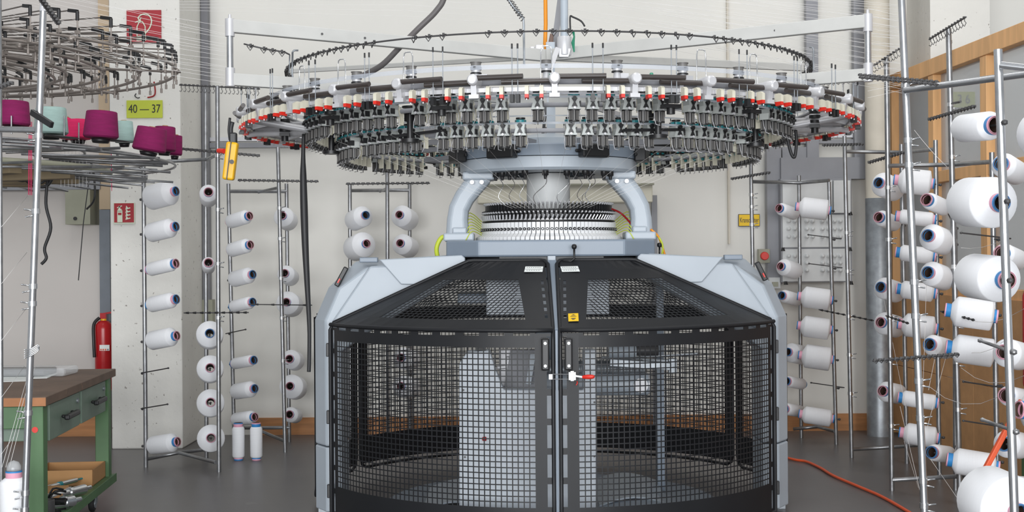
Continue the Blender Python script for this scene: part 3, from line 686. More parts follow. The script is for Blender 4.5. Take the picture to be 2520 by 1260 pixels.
# takedown frame with rollers
a, b = P(1230, 948, 8.0), P(1594, 948, 8.0)
MB().cyl((a.x, 8.0, a.z), (b.x, 8.0, a.z), .068, seg=24).build('fabric_roller', 'machine', mach)
MB().cyl((b.x - .05, 7.925, a.z), (b.x - .05, 7.915, a.z), .045, seg=16).cyl((b.x, 8.0, a.z), (b.x + .012, 8.0, a.z), .06, seg=18).build('roller_end', 'alu', mach)
a, b = P(1300, 910, 8.1), P(1585, 910, 8.1)
rb = MB().cyl((a.x, 8.1, a.z), (b.x, 8.1, a.z), .055, seg=16); n = int((b.x - a.x) / .02)
for k in range(n): rb.lathe([(.055, k * .02), (.062, k * .02 + .006), (.062, k * .02 + .01), (.055, k * .02 + .014)], 16, Matrix.Translation((a.x, 8.1, a.z)) @ Matrix.Rotation(PI / 2, 4, 'Y'))
rb.build('ribbed_roller', 'galv', mach)
MB().cyl(P(1498, 866, 7.9), P(1565, 866, 7.9), .04, seg=16).build('drive_motor', 'machine', mach)
MB().cyl(P(1565, 862, 7.9), P(1620, 862, 7.9), .034, seg=16).build('gear_motor', 'dark', mach, bevel=.004)
fb = MB().bar(P(1500, 892, 7.8), P(1650, 902, 7.8), .03, .045).bar(P(1560, 880, 7.9), P(1720, 870, 7.9), .008, .012).box(P(1655, 900, 7.82), (.05, .05, .09)).bar(P(1480, 880, 8.3), P(1650, 888, 8.3), .02, .02)
fb.build('takedown_arm', 'galv', mach, bevel=.004)
fb = MB().box(P(1255, 905, 7.75), (.13, .06, .22)).box(P(1250, 900, 7.70), (.02, .06, .11)).bar(P(1222, 905, 7.68), P(1270, 900, 7.68), .02, .02)
fb.build('brake_unit', 'alu', mach, bevel=.006)
MB().bar(P(1300, 945, 7.62), P(1312, 870, 7.62), .03, .03, (0, 1, 0)).build('strut', 'machine', mach)
MB().box((MX - .12, 8.2, 1.31), (.9, .5, .06)).build('takedown_plate', 'machine_d', mach, bevel=.01)
p = [P(x, y, 7.66) for x, y in ((1256, 862), (1335, 862), (1335, 962), (1240, 962))]
MB().prism([(q_.x, q_.z) for q_ in p], lambda u, v, d: Vector((u, d, v)), 7.66, 7.72).build('gearbox_plate', 'steelgrey', mach)
# base ring and floor covers
bs = MB().lathe([(0, .02), (1.02, .02), (1.02, .02), (1.02, .055), (1.02, .055), (.9, .06), (0, .06)], 56, Matrix.Translation((MX, 8.05, 0))).build('base_disc', 'machine_d', mach)
def cover(pxs, D0, D1, z, m='machine'):
    mb = MB(); pts = [P(x, 1200, D0).x for x in pxs]
    n = 8; A_ = []
    for k in range(n + 1):
        x = pts[0] + (pts[1] - pts[0]) * k / n; A_.append((x, z + .05 * math.sin(PI * k / n)))
    for k in range(n):
        (xa, za), (xb, zb) = A_[k], A_[k + 1]
        mb.hexa([(xa, D0, za - .01), (xb, D0, zb - .01), (xb, D1, zb + .0), (xa, D1, za + .0), (xa, D0, za), (xb, D0, zb), (xb, D1, zb + .01), (xa, D1, za + .01)])
    return mb
cover((1475, 1650), 7.7, 8.5, .09).build('fabric_spreader', 'machine', mach); cover((1470, 1690), 7.5, 8.0, .07).build('fabric_spreader', 'machine_d', mach)
cover((1040, 1200), 7.6, 8.3, .09).build('fabric_spreader', 'machine', mach)
# ---------------------------------------------------------------- feeder rings
def ringtube(R, z, r, name, m, seg=6, n=96, sx=1, parent=mach):
    return MB().tube([A(2 * PI * k / n, R, z) for k in range(n)], r, seg, closed=True).build(name, m, parent)
def flatring(R, z0, z1, name, m, th=.002, n=96):
    mb = MB(); curved(mb, 0, 2 * PI, z0, z1, R, th, 2 * PI / n, MY); return mb.build(name, m, mach)
# feeder (local: ring point at origin, outwards = -Y, hanging below)
hs = MB()
hs.prism([(-.028, .0), (.028, .0), (.024, -.025), (.034, -.062), (-.034, -.062), (-.024, -.025)], lambda u, v, d: Vector((u, d, v)), -.036, .02)
hs.box((0, .035, -.02), (.03, .05, .03)).box((0, .0, .012), (.05, .05, .02), mi=1)
hs.prism([(-.016, -.004), (.016, -.004), (.004, -.026), (.016, -.05), (-.016, -.05), (-.004, -.026)], lambda u, v, d: Vector((u, d, v)), -.042, -.036, mi=1)
hs.cyl((0, -.036, -.006), (0, -.05, -.006), .011, seg=8, mi=1).cyl((0, -.036, -.055), (0, -.048, -.055), .007, seg=8, mi=2)
hs.box((.03, -.03, -.035), (.006, .03, .03), mi=1)
hs.box((0, .03, -.035), (.05, .006, .07), mi=3).cyl((0, .034, -.05), (0, .045, -.05), .010, seg=8, mi=4).box((.02, .05, -.06), (.012, .03, .09), mi=3)
hs.tube([(-.03, .0, -.06), (-.034, -.01, -.10), (-.03, -.02, -.135), (-.01, -.03, -.14)], .0022, 4, mi=2).tube([(.03, .02, -.05), (.036, .02, -.10), (.03, .0, -.13)], .0022, 4, mi=2)
H_me = hs.mesh('feeder_housing', ['housing', 'blk', 'alu', 'ivory', 'teal'])
dr = MB().cyl((0, -.004, -.066), (0, -.004, -.118), .022, seg=12).cyl((0, -.004, -.118), (0, -.004, -.124), .028, seg=12).cyl((0, -.004, -.063), (0, -.004, -.068), .028, seg=12)
for k in range(12):
    a = 2 * PI * k / 12; dr.box((.0245 * math.cos(a), -.004 + .0245 * math.sin(a), -.093), (.005, .005, .056), Matrix.Rotation(a, 3, 'Z'), mi=1)
dr.cyl((0, -.004, -.124), (0, -.004, -.14), .003, seg=5, mi=1)
D_me = dr.mesh('yarn_drum', ['blk', 'rib'])
di = MB().cyl((0, -.004, .010), (0, -.004, .023), .031, seg=14).cyl((0, -.004, .028), (0, -.004, .036), .026, seg=14, mi=1).cyl((0, -.004, .0), (0, -.004, .008), .022, seg=12, mi=1)
P_me = di.mesh('drive_pulley', ['teal', 'blk'])
for tier, (R, z, N, off) in enumerate(((1.50, 2.395, 100, .0), (1.305, 2.278, 92, -.004))):
    for k in range(N):
        if k % (N // 14 if tier == 0 else N // 13) == 0: continue
        th = 2 * PI * k / N + off; f = bpy.data.objects.new('yarn_feeder', H_me); COL.objects.link(f); f.parent = mach; f.location = L(A(th, R, z)); f.rotation_euler = (0, 0, th)
        inst('yarn_drum', D_me, f); inst('drive_pulley', P_me, f)
    flatring(R + .030, z - .002, z + .010, 'feeder_belt', 'belt'); ringtube(R - .045, z - .03, .014, 'feeder_rail', 'steelgrey'); flatring(R - .02, z + .045, z + .052, 'feeder_belt', 'belt')
    # yarn detector wires behind each drum
# drive wheel stations between the tiers
ws = MB().cyl((0, 0, .0), (0, 0, -.14), .018, seg=10).cyl((0, 0, .02), (0, 0, 0), .045, seg=16).cyl((0, 0, .04), (0, 0, .03), .045, seg=16).cyl((0, 0, -.14), (0, 0, -.16), .05, seg=14).bar((-.20, .02, -.12), (.20, .06, -.10), .018, .016).box((0, .06, -.02), (.1, .1, .04))
W_me = ws.mesh('drive_wheel_station', ['blk'])
for th in (-35, 24, 60, -75, 100, -110, 140, 180, 220): inst('drive_wheel_station', W_me, mach, L(A(rad(th), 1.38, 2.36)), rad(th))
w2_ = MB()
for zz in (.05, .02, -.01): w2_.cyl((0, 0, zz), (0, 0, zz + .018), .034, seg=16)
w2_.box((0, 0, -.03), (.09, .06, .02)).cyl((.0, 0, -.03), (0, 0, -.07), .022, seg=12)
w2m = w2_.mesh('tension_wheel_stack', ['blk'])
for th in (-21, 21, 40, -48, 75, -85): inst('tension_wheel_stack', w2m, mach, L(A(rad(th), 1.66, 2.37)), rad(th))
# carrying spokes of both tiers
for k in range(9):
    th = 2 * PI * k / 9 + rad(20)
    MB().bar(A(th, .12, 2.60), A(th, 1.84, 2.42), .02, .035).build('ring_spoke', 'alu', mach)
    MB().bar(A(th + .05, .29, 2.27), A(th + .05, 1.30, 2.25), .02, .03).build('ring_spoke', 'steelgrey', mach)
# upper ring: brackets, dark tube segments, pulleys, sensors, rods, loops
NB = 30; offb = rad(-.6)
def up(th): return 0.0
br = MB()
br.lathe([(0, 0), (.020, 0), (.020, 0), (.026, .004), (.029, .012), (.029, .045), (.029, .045), (.026, .09), (.020, .27)], 14, Matrix.Rotation(PI / 2, 4, 'X') @ Matrix.Translation((0, 0, -.0)) @ Matrix.Rotation(PI, 4, 'X'))
br.prism([(.03, -.02), (.26, -.012), (.2, -.045), (.07, -.075), (.04, -.075)], lambda u, v, d: Vector((d, u, v)), -.014, .014).box((0, .05, -.08), (.05, .03, .02)).cyl((0, .18, 0), (0, .18, .02), .03, seg=14)
B_me = br.mesh('tube_bracket', ['alu'])
pu = MB().cyl((0, 0, -.01), (0, 0, .035), .022, .017, seg=14).cyl((0, 0, .036), (0, 0, .042), .029, seg=18, mi=1).cyl((0, 0, .044), (0, 0, .056), .024, seg=18).cyl((0, 0, .057), (0, 0, .062), .029, seg=18, mi=1).cyl((0, 0, .066), (0, 0, .071), .030, seg=18, mi=1).cyl((0, 0, .073), (0, 0, .093), .026, seg=18, mi=2).cyl((0, 0, .093), (0, 0, .097), .030, seg=18, mi=2)
pu.box((.035, .02, .01), (.05, .05, .045)).box((0, 0, -.03), (.12, .08, .032))
PU_me = pu.mesh('belt_pulley', ['alu', 'blk', 'rib'])
rod = MB().cyl((0, 0, 0), (0, 0, .255), .0026, seg=6).cyl((0, 0, .245), (0, 0, .27), .0045, seg=6, mi=1).box((0, .0, 0), (.02, .03, .04), mi=1)
R_me = rod.mesh('guide_rod', ['galv', 'blk'])
lo = MB().tube([(-.03, 0, -.06), (-.026, 0, .13), (-.022, 0, .15), (-.012, -.0, .155), (.012, 0, .155), (.022, 0, .15), (.026, 0, .13), (.03, 0, -.06)], .0032, 6)
LO_me = lo.mesh('wire_loop', ['chrome'])
se = MB().prism([(-.022, 0), (.022, 0), (.024, .012), (.024, .042), (-.006, .044), (-.022, .034)], lambda u, v, d: Vector((d, u, v)), -.0095, .0095)
se.prism([(-.022, .0), (.022, 0), (.014, -.022), (-.022, -.017)], lambda u, v, d: Vector((d, u, v)), -.0095, .0095, mi=1)
se.cyl((.0, -.02, -.03), (0, -.02, -.022), .004, seg=6, mi=2).box((0, .03, .03), (.03, .02, .02), mi=2)
S_me = se.mesh('yarn_sensor', ['ivory', 'red', 'alu'])
RB = 1.955
for k in range(NB):
    th = 2 * PI * k / NB + offb; st = 2 * PI / NB
    b = inst('tube_bracket', B_me, mach, L(A(th, RB, 2.44)), th)
    MB().cyl(A(th - st * .02, RB - .02, 2.448), A(th + st * .62, RB - .0, 2.448), .0135, seg=8).build('dark_tube', 'tube', mach)
    MB().cyl(A(th + st * .34, RB - .05, 2.430), A(th + st * 1.02, RB - .065, 2.434), .0135, seg=8).build('dark_tube', 'tube', mach)
    inst('belt_pulley', PU_me, mach, L(A(th - st * .1, RB - .23, 2.462)), th)
    for s2 in (.48, .55) if k % 2 else (.47, .60): inst('guide_rod', R_me, mach, L(A(th + st * s2, RB - .04, 2.345)), th)
    if k % 2 == 0 or k % 3 == 0: inst('wire_loop', LO_me, mach, L(A(th + st * (.02 if k % 3 else -.1), RB - .12, 2.458)), th)
    for s2 in (.18, .35, .66, .84):
        if k == 0 and s2 < .6: continue
        inst('yarn_sensor', S_me, mach, L(A(th + st * s2, RB - .045, 2.364)), th + st * s2)
ringtube(RB - .13, 2.440, .018, 'ring_rail', 'steelgrey'); flatring(RB - .075, 2.384, 2.404, 'ring_rail', 'alu', .012)
flatring(RB - .09, 2.370, 2.377, 'ring_rail', 'steelgrey', .008); ringtube(RB - .30, 2.462, .010, 'ring_rail', 'steelgrey')
flatring(RB - .20, 2.515, 2.538, 'drive_belt', 'belt_c', .001)
for th in (-75, -128, 75, 128, 180):
    MB().cyl(A(rad(th), RB - .1, 2.40), A(rad(th), 1.42, 2.33), .022, seg=10).build('ring_strut', 'alu', mach)
# jade tape tabs
for x, y in ((1231, 190), (1356, 186), (1603, 184)): MB().box(P(x, y, 6.55), (.018, .02, .02)).build('tape_tab', 'jade', mach, bevel=.004)
# bright end tube at the left rim and at the right rim
for sd in (-1, 1):
    for z, r_, d_ in ((2.405, .022, 0), (2.35, .018, .05), (2.385, .015, .1)):
        MB().tube([A(sd * rad(86), 1.50, z), A(sd * rad(86), 1.84, z), A(sd * rad(88), 1.95 - d_, z)], r_, 10).build('rim_strut', 'alu', mach)
# mast, collar and braces
MB().box((MX + .02, 8.3, 2.63), (.055, .055, .60)).build('mast', 'machine', mach)
a = P(1389, 110, 8.2)
MB().cyl((a.x, 8.2, a.z - .07), (a.x, 8.2, a.z + .05), .046, seg=18).build('mast_collar', 'alu', mach, bevel=.005)
MB().cyl((a.x, 8.2, a.z), (a.x, 8.2, 5.5), .025, seg=14).build('mast_tube', 'machine', mach)
MB().prism([(P(x, y, 8.2).x, P(x, y, 8.2).z) for x, y in ((1373, 122), (1404, 122), (1398, 142), (1376, 142))], lambda u, v, d: Vector((u, d, v)), 8.16, 8.28).build('collar_bracket', 'alu', mach)
MB().bar(P(1372, 120, 8.15), P(1352, 175, 8.05), .03, .025, (0, 1, 0)).build('mast_brace', 'alu', mach)
MB().bar(P(1358, 160, 8.4), P(1390, -80, 8.4), .04, .04, (0, 1, 0)).build('mast_brace', 'steelgrey', mach)
MB().prism([(P(x, y, 8.3).x, P(x, y, 8.3).z) for x, y in ((1346, 160), (1344, 130), (1354, 82), (1362, 88), (1360, 130), (1356, 158))], lambda u, v, d: Vector((u, d, v)), 8.28, 8.33).build('leather_sleeve', 'brown', mach, bevel=.006)
bxm = MB().box(P(1328, 123, 8.3), (.055, .06, .06)).box(P(1310, 125, 8.3), (.03, .05, .05))
bxm.build('beam_bracket', 'alu', mach, bevel=.006)
# creel cross beams
zb = 2.885
def beam(p, q_, w_=.045, h_=.075, m='beam'): return MB().bar(p, q_, w_, h_).build('cross_beam', m, mach, bevel=.004)
c0 = Vector((MX, 8.3, zb)); eL, eR = Vector((-1.60, 7.42, zb + .01)), Vector((2.04, 7.42, zb + .01))
cL, cR = Vector((2.06, 9.18, zb)), Vector((-1.57, 9.18, zb))
beam(eL, c0 + (c0 - eL) * .02 + Vector((0, 0, -.04))); beam(eR, c0 + Vector((0, -.02, -.04))); beam(c0 + Vector((0, 0, -.045)), cL + Vector((0, 0, -.0)), .03, .05); beam(c0 + Vector((0, 0, -.045)), cR, .02, .03)
z2 = 2.59; c1 = Vector((MX, 8.3, z2 - .03))
for e in (eL, eR):
    beam(Vector((e.x, e.y, z2 + (.0 if e is eL else 0))), c1, .045, .07)
    MB().cyl((e.x, e.y, z2 + .06), (e.x, e.y, zb + .0), .019, seg=14).build('corner_post', 'pipe_n', mach)
    MB().cyl((e.x, e.y, zb - .05), (e.x, e.y, zb + .05), .027, seg=16).cyl((e.x, e.y, zb + .05), (e.x, e.y, zb + .075), .009, seg=10).build('corner_clamp', 'alu', mach)
    MB().cyl((e.x, e.y, z2 - .04), (e.x, e.y, z2 + .065), .027, seg=16).build('corner_clamp', 'alu', mach)
for e, t_ in ((eL, .27), (eL, .4), (eR, .27), (eR, .4)):
    p = e.lerp(c0 + Vector((0, 0, -.04)), t_); p = p + Vector((0, -.026, .0)); MB().cyl(p, p + Vector((0, -.004, 0)), .007, seg=8).build('bolt_hole', 'blk', mach)
# guide wire ring with clips
n = 60; pts = [A(rad(-112 + 224 * k / n), 1.635, 2.722 - (.0 if abs(-112 + 224 * k / n) < 80 else .01)) for k in range(n + 1)]
gw = MB().tube(pts, .005, 6).build('guide_wire', 'dark', mach)
cp = MB().tube([(-.018, -.004, .004), (-.018, -.012, -.002), (0, -.014, -.028), (.018, -.012, -.002), (.018, -.004, .004), (0, -.012, -.002), (-.018, -.004, .004)], .0032, 5).cyl((0, 0, -.01), (0, 0, .012), .007, seg=6)
C_me = cp.mesh('thread_clip', ['dark'])
k = -111
while k < 111:
    step = 2.9 if abs(k) < 30 else 2.2
    if not (-20 < k < -14 or 26 < k < 31 or -35 < k < -29):
        inst('thread_clip', C_me, gw, L(A(rad(k), 1.635, 2.722)), rad(k) + random.uniform(-.5, .5))
    k += step
g2 = MB().tube([P(600, 108, 7.4), P(650, 120, 7.4), P(700, 128, 7.4), P(712, 134, 7.45)], .005, 6).build('guide_wire', 'dark', mach)
for x, y in ((617, 113), (650, 120), (671, 124), (694, 128)): inst('thread_clip', C_me, g2, L(P(x, y, 7.4)), random.uniform(-.3, .3))
MB().tube([P(720, 128, 7.6), P(719, 180, 7.6), P(725, 235, 7.6)], .006, 6).tube([P(713, 134, 7.6), P(712, 180, 7.6)], .004, 6).tube([P(720, 128, 7.6), P(724, 124, 7.6), P(734, 124, 7.6)], .006, 6).build('wire_support', 'galv', mach)
MB().tube([P(1992, 117, 7.6), P(2000, 117, 7.6), P(2002, 122, 7.6), P(2002, 172, 7.6)], .005, 6).build('wire_support', 'galv', mach)
MB().tube([P(1232, -30, 7.0), P(1262, 15, 7.0), P(1288, 45, 7.0), P(1289, 60, 7.0), P(1290, 160, 7.05)], .007, 6).build('wire_support', 'galv', mach)
gk = MB()
for k in range(11):
    p = P(1240 + k * 4.2, -20 + k * 6.2, 7.0); gk.tube([p + Vector((-.02, 0, .012)), p + Vector((.02, -.01, -.004)), p + Vector((.0, 0, -.022))], .0035, 5)
gk.build('thread_clip', 'dark', mach)['kind'] = 'stuff'
# jade ribbon tied to the collar
MB().tube([P(1410, 75, 8.1), P(1413, 90, 8.1), P(1410, 105, 8.1), P(1413, 128, 8.1)], [.01, .006, .012, .005], 6).build('jade_ribbon', 'jade', mach)
MB().tube(spl([P(1404, 80, 8.1), P(1403, 42, 8.1), P(1410, 42, 8.1), P(1430, 52, 8.1), P(1439, 65, 8.1)], 4), .006, 6).build('tied_cord', 'blk', mach)
# ============================================================ CABLES, PENDANT, HOSES
tag(MB().tube(spl([P(1098, -20, 7.9) + Vector((.5, 0, 2.2)), P(1098, -20, 7.9) + Vector((.12, 0, .4)), P(1098, -20, 7.9), P(1075, 25, 7.9), P(1030, 70, 7.9), P(985, 115, 7.95), P(940, 160, 8.0), P(893, 186, 8.1)], 6), .018, 8).build('flexible_conduit', 'greycable'), 'thick grey flexible conduit slanting down from above to the feeder ring', 'conduit')
tag(MB().tube([P(1342, -30, 8.5) + Vector((0, 0, 2.4)), P(1342, -30, 8.5), P(1343, 60, 8.5), P(1341, 120, 8.5), P(1345, 158, 8.5)], .013, 8).build('amber_hose', 'amber'), 'vertical amber air hose beside the mast', 'hose')
st = MB().tube(spl([P(747, 330, 7.9), P(746, 400, 7.9), P(747, 470, 7.9), P(751, 600, 7.9), P(756, 700, 7.9), P(761, 800, 7.9), P(761, 880, 7.9), P(760, 915, 7.9)], 4), [.010, .011, .012, .013, .015, .018, .02, .021, .022, .023, .023, .022, .021, .02, .019, .018, .017, .016, .015, .014, .013, .012, .012, .012, .012, .012, .012, .012, .012], 8)
tag(st.build('cable_sleeve', 'cable'), 'black cable sleeve hanging left of the machine', 'cable sleeve')
t = thing('pendant_control', P(567, 446, 7.0), 'yellow control pendant hanging from a black strap at the ring rim', 'pendant')
a, b = P(573, 350, 7.0), P(562, 443, 7.0)
MB().bar(a, b, .062, .055, (0, 1, 0)).build('pendant_body', 'yellow', t, bevel=.012, bseg=3)
MB().bar(a + Vector((-.003, -.029, 0)), b + Vector((-.003, -.029, 0)), .005, .008, (0, 1, 0)).build('seam', 'blk', t)
MB().tube(spl([P(572, 300, 7.0), P(568, 320, 7.0), P(571, 350, 7.0)], 4), .012, 8).tube(spl([P(566, 290, 7.0), P(563, 320, 7.0), P(566, 345, 7.0)], 4), .007, 8).build('strap', 'cable', t)
MB().box(P(574, 340, 7.0), (.04, .035, .06)).build('plug', 'blk', t, bevel=.008)
MB().cyl(P(570, 398, 6.97) , P(570, 398, 6.962), .012, seg=12).build('button', 'blk', t)
t = MB().cyl(P(538, 371, 7.3), P(552, 372, 7.25), .014, seg=12).build('red_spindle', 'red'); tag(t, 'small pink-red spindle poking out left of the yellow pendant', 'spindle')
tag(MB().tube(spl([P(1938, 325, 8.0), P(1940, 350, 8.0), P(1948, 380, 8.0), P(1956, 385, 8.0), P(1960, 350, 8.0), P(1958, 320, 8.0)], 5), .010, 8).build('cable_loop', 'cable'), 'black cable loop hanging under the right rim of the ring', 'cable')
def fp(px, py, z=.012):   # floor point under a pixel
    d = P(px, py, 1.0) - Vector((0, 0, EYE)); return Vector((0, 0, EYE)) + d * ((z - EYE) / d.z)
tag(MB().tube(spl([fp(1880, 1110), fp(1950, 1130), fp(1985, 1136), fp(2020, 1152), fp(2050, 1170), fp(2110, 1196), fp(2170, 1222), fp(2240, 1262), fp(2300, 1300)], 6), .010, 8).build('floor_hose', 'orange'), 'orange air hose lying on the grey floor right of the machine', 'hose')
tag(MB().tube(spl([fp(1500, 1090), fp(1570, 1086), fp(1640, 1092), fp(1760, 1108)], 6), .008, 8).build('floor_hose', 'extred'), 'red hose lying on the floor behind the machine, seen through the mesh', 'hose')
tag(MB().bar(P(2424, 1156, 6.4), P(2515, 985, 6.4), .025, .03, (0, 1, 0)).build('orange_lever', 'orange', bevel=.005), 'orange slanting bar between the spools at the lower right', 'bar')
# ============================================================ SPOOL RACKS
SP = {}
def spool_meshes(R, ca, cb, Ln, S):
    key = (round(R, 3), ca, cb, round(Ln, 3), S)
    if key in SP: return SP[key]
    rt = .034 * S; seg = 32; sh = min((R - rt) * .6, .030); sb = min((R - rt) * .4, .012); e0, e1 = .020 * S, Ln - .031 * S
    body = MB().lathe([(rt, e0), (rt + .004, e0), (rt + .004, e0), (R - .004, e0 + sb * .95), (R, e0 + sb + .008), (R, e1 - sh - .008), (R - .004, e1 - sh * .95), (rt + .004, e1), (rt + .004, e1), (rt, e1)], seg).mesh('yarn_package', 'yarn')
    tube = MB().lathe([(rt * .84, Ln), (rt * .84, 0)], 24).lathe([(rt * .97, 0), (rt * .97, Ln)], 24).lathe([(rt * .97, Ln), (rt * .84, Ln)], 24).lathe([(rt * .84, 0), (rt * .97, 0)], 24).mesh('core_tube', 'kraft')
    c1 = MB().lathe([(rt * .99, e1 - .004), (rt * 1.03, e1), (rt * 1.05, Ln - .008)], 24).lathe([(rt * 1.05, Ln - .008), (rt * 1.03, Ln - .001), (rt * 1.03, Ln - .001), (rt * .86, Ln + .0005), (rt * .83, Ln - .028)], 24, mi=1).mesh('collar', [ca, cb])
    c0 = MB().lathe([(rt * .99, e0 + .004), (rt * 1.03, e0), (rt * 1.03, .010)], 24).lathe([(rt * 1.03, .010), (rt * 1.03, .001), (rt * 1.03, .001), (rt * .86, -.0005)], 24, mi=1).mesh('collar', [ca, cb])
    SP[key] = (body, tube, c1, c0); return SP[key]
ORD = ['topmost', 'second from top', 'third from top', 'fourth from top', 'fifth from top', 'sixth from top', 'seventh from top', 'eighth from top', 'ninth from top']
def size_word(R): return 'nearly empty' if R < .05 else 'slim' if R < .062 else 'half-full' if R < .078 else 'full' if R < .1 else 'extra large'
def spool(tip, axis, R, cols, label, group, Ln=.29, S=1.0):
    ax = Vector(axis).normalized(); base = tip - ax * Ln
    o = bpy.data.objects.new('yarn_spool', None); o.empty_display_size = .05; COL.objects.link(o); o.location = base
    o.rotation_euler = Vector((0, 0, 1)).rotation_difference(ax).to_euler(); tag(o, label, 'spool', group)
    ca, cb = {'b': ('blue', 'pink'), 'p': ('pink', 'blue')}[cols]
    body, tube, c1, c0 = spool_meshes(R, ca, cb, Ln, S)
    inst('yarn_package', body, o); inst('core_tube', tube, o); inst('collar', c1, o); inst('collar', c0, o)
    return base, ax
def rack(label):
    r = bpy.data.objects.new('spool_rack', None); COL.objects.link(r); tag(r, label, 'rack', None); r['_poles'] = 0; return r
def pole(r, pxt, pyt, pxb, D, rr=.0165, m='pipe', foot=True, zb=0.0, Dt=None):
    top = P(pxt, pyt, Dt or D)
    hz = 630 - ROLL * (pxb - 1260); bot = P(pxb, hz + (EYE - zb) * F / D, D); bot.z = zb
    if r['_poles'] == 0: r.location = (bot.x, bot.y, 0)
    r['_poles'] = r['_poles'] + 1
    MB().cyl(top, bot, rr, seg=14).build('pole', m, r); return top, bot
def near_on(seg, p):
    a, b = seg; d = b - a; t = max(0, min(1, (p - a).dot(d) / d.dot(d))); return a + d * t
def pin(r, seg, base, ax, Ln=.26):
    q_ = near_on(seg, base); tip = base + ax * Ln
    MB().cyl(q_ - ax * .03, q_, .007, seg=8).tube([q_, base, tip], .0045, 6).lathe([(0, -.008), (.008, -.004), (.008, .004), (0, .008)], 8, Matrix.Translation(tip)).lathe([(0, -.011), (.011, -.006), (.011, .006), (0, .011)], 8, Matrix.Translation(q_ - ax * .03)).build('pin', 'dark', r)
def column_of(r, seg, axis, D, rows, where, group, Ln=.29, S=1.0, attach='base', ppm=None):
    """rows: (px, py, R px at the tip depth, 'b'/'p') or (px, py, None) for an empty pin"""
    k = 0; last = max(i for i, q_ in enumerate(rows) if q_[2])
    for i, row in enumerate(rows):
        px, py, rp = row[:3]; tip = P(px, py, D); ax = Vector(axis).normalized()
        if not rp:
            if attach == 'base':
                base = tip - ax * Ln; pin(r, seg, base, ax, Ln * .93)
            else:
                pin(r, seg, tip, -ax, Ln * .93)
            continue
        R = rp * D / F * 1.0
        od = ORD[k] if i != last or last == 0 else 'lowest'
        lab = f"{size_word(R)} white spool, {'blue' if row[3] == 'b' else 'pink'} collar, {od}, {where}"
        base, ax = spool(tip, axis, R, row[3], lab, group, Ln, S); k += 1
        if attach == 'base': pin(r, seg, base, ax, Ln * .8)
        else: pin(r, seg, tip, -ax, Ln * .8)
def hooks(r, p0, p1, n, m='dark', wire=True, drop=.05, fat=.012):
    p0, p1 = Vector(p0), Vector(p1)
    g = MB().cyl(p0, p1, .0055, seg=6).build('guide_bar', 'dark', r); h = MB()
    for k in range(n):
        p = p0.lerp(p1, (k + .5) / n); d = (p1 - p0).normalized()
        h.box(p + Vector((0, 0, .004)), (fat * 1.4, fat, fat * .8))
        if wire: h.tube([p, p + Vector((0, -.004, -drop * .4)), p + Vector((.008, -.006, -drop * .6)), p + Vector((-.002, -.006, -drop)), p + Vector((-.012, -.004, -drop * .85))], .0025, 5)
        else: h.tube([p + d * .012 + Vector((0, -.01, 0)), p + Vector((0, -.014, -.011)), p - d * .012 + Vector((0, -.01, 0))], .0026, 5)
    h = h.build('thread_guides', m, r); h['kind'] = 'stuff'
def sticks(r, p0, p1, n):   # low guide bar with dark eyelets
    p0, p1 = Vector(p0), Vector(p1); MB().cyl(p0, p1, .0045, seg=6).build('guide_bar', 'dark', r); h = MB()
    for k in range(n):
        p = p0.lerp(p1, (k + .5) / n); h.cyl(p + (p1 - p0).normalized() * .012, p - (p1 - p0).normalized() * .012, .009, .006, seg=6)
    h = h.build('thread_guides', 'blk', r); h['kind'] = 'stuff'
def clips(r, seg, pys, side=1):
    a, b = seg; g = MB(); 
    for py in pys:
        z = a.z + (b.z - a.z) * py; p = a + (b - a) * py
        g.cyl(p - Vector((0, 0, .012)), p + Vector((0, 0, .012)), .021, seg=10); g.tube([p, p + Vector((side * .05, -.02, .01))], .004, 5).tube([p + Vector((0, 0, -.02)), p + Vector((side * .045, -.02, -.028))], .004, 5)
    g = g.build('spring_clips', 'chrome', r); g['kind'] = 'stuff'
# --- rack beside the white pillar
r1 = rack('tubular steel spool rack standing in front of the white pillar')
pa = pole(r1, 353, 395, 359, 9.8); pb = pole(r1, 506, 215, 508, 10.25); pc = pole(r1, 535, 212, 539, 9.55)
MB().tube([P(360, 1130, 9.8), P(440, 1114, 9.95), P(531, 1138, 9.55)], .014, 8).tube([P(440, 1114, 9.95), P(508, 1106, 10.2)], .014, 8).build('foot_bar', 'pipe', r1)
MB().tube([P(354, 400, 9.8), P(510, 392, 9.9), P(535, 380, 9.6)], .014, 8).build('top_bar', 'pipe', r1)
hooks(r1, P(441, 209, 9.5), P(640, 219, 9.6), 20); hooks(r1, P(443, 367, 9.5), P(640, 384, 9.6), 18, wire=False, fat=.02); sticks(r1, P(452, 770, 9.4), P(612, 769, 9.4), 9)
clips(r1, pc, (.18, .32, .46, .6))
g1 = 'spools on the rack by the pillar'
column_of(r1, pa, (.86, -.47, .17), 9.65, [(434, 470, 31, 'p'), (434, 557, 24, 'p'), (434, 648, 17, 'b'), (435, 736, 19.5, 'p'), (436, 826, 23.5, 'b'), (419, 905, None), (417, 994, None), (438, 1087, 23, 'b')], 'left column by the pillar', g1)
column_of(r1, pb, (.22, -.96, .16), 9.75, [(513, 472, 22, 'b'), (513, 646, 16, 'b'), (516, 820, 33, 'p'), (517, 905, 33, 'b'), (518, 990, 34, 'b'), (519, 1078, 34, 'b')], 'right column by the pillar', g1)
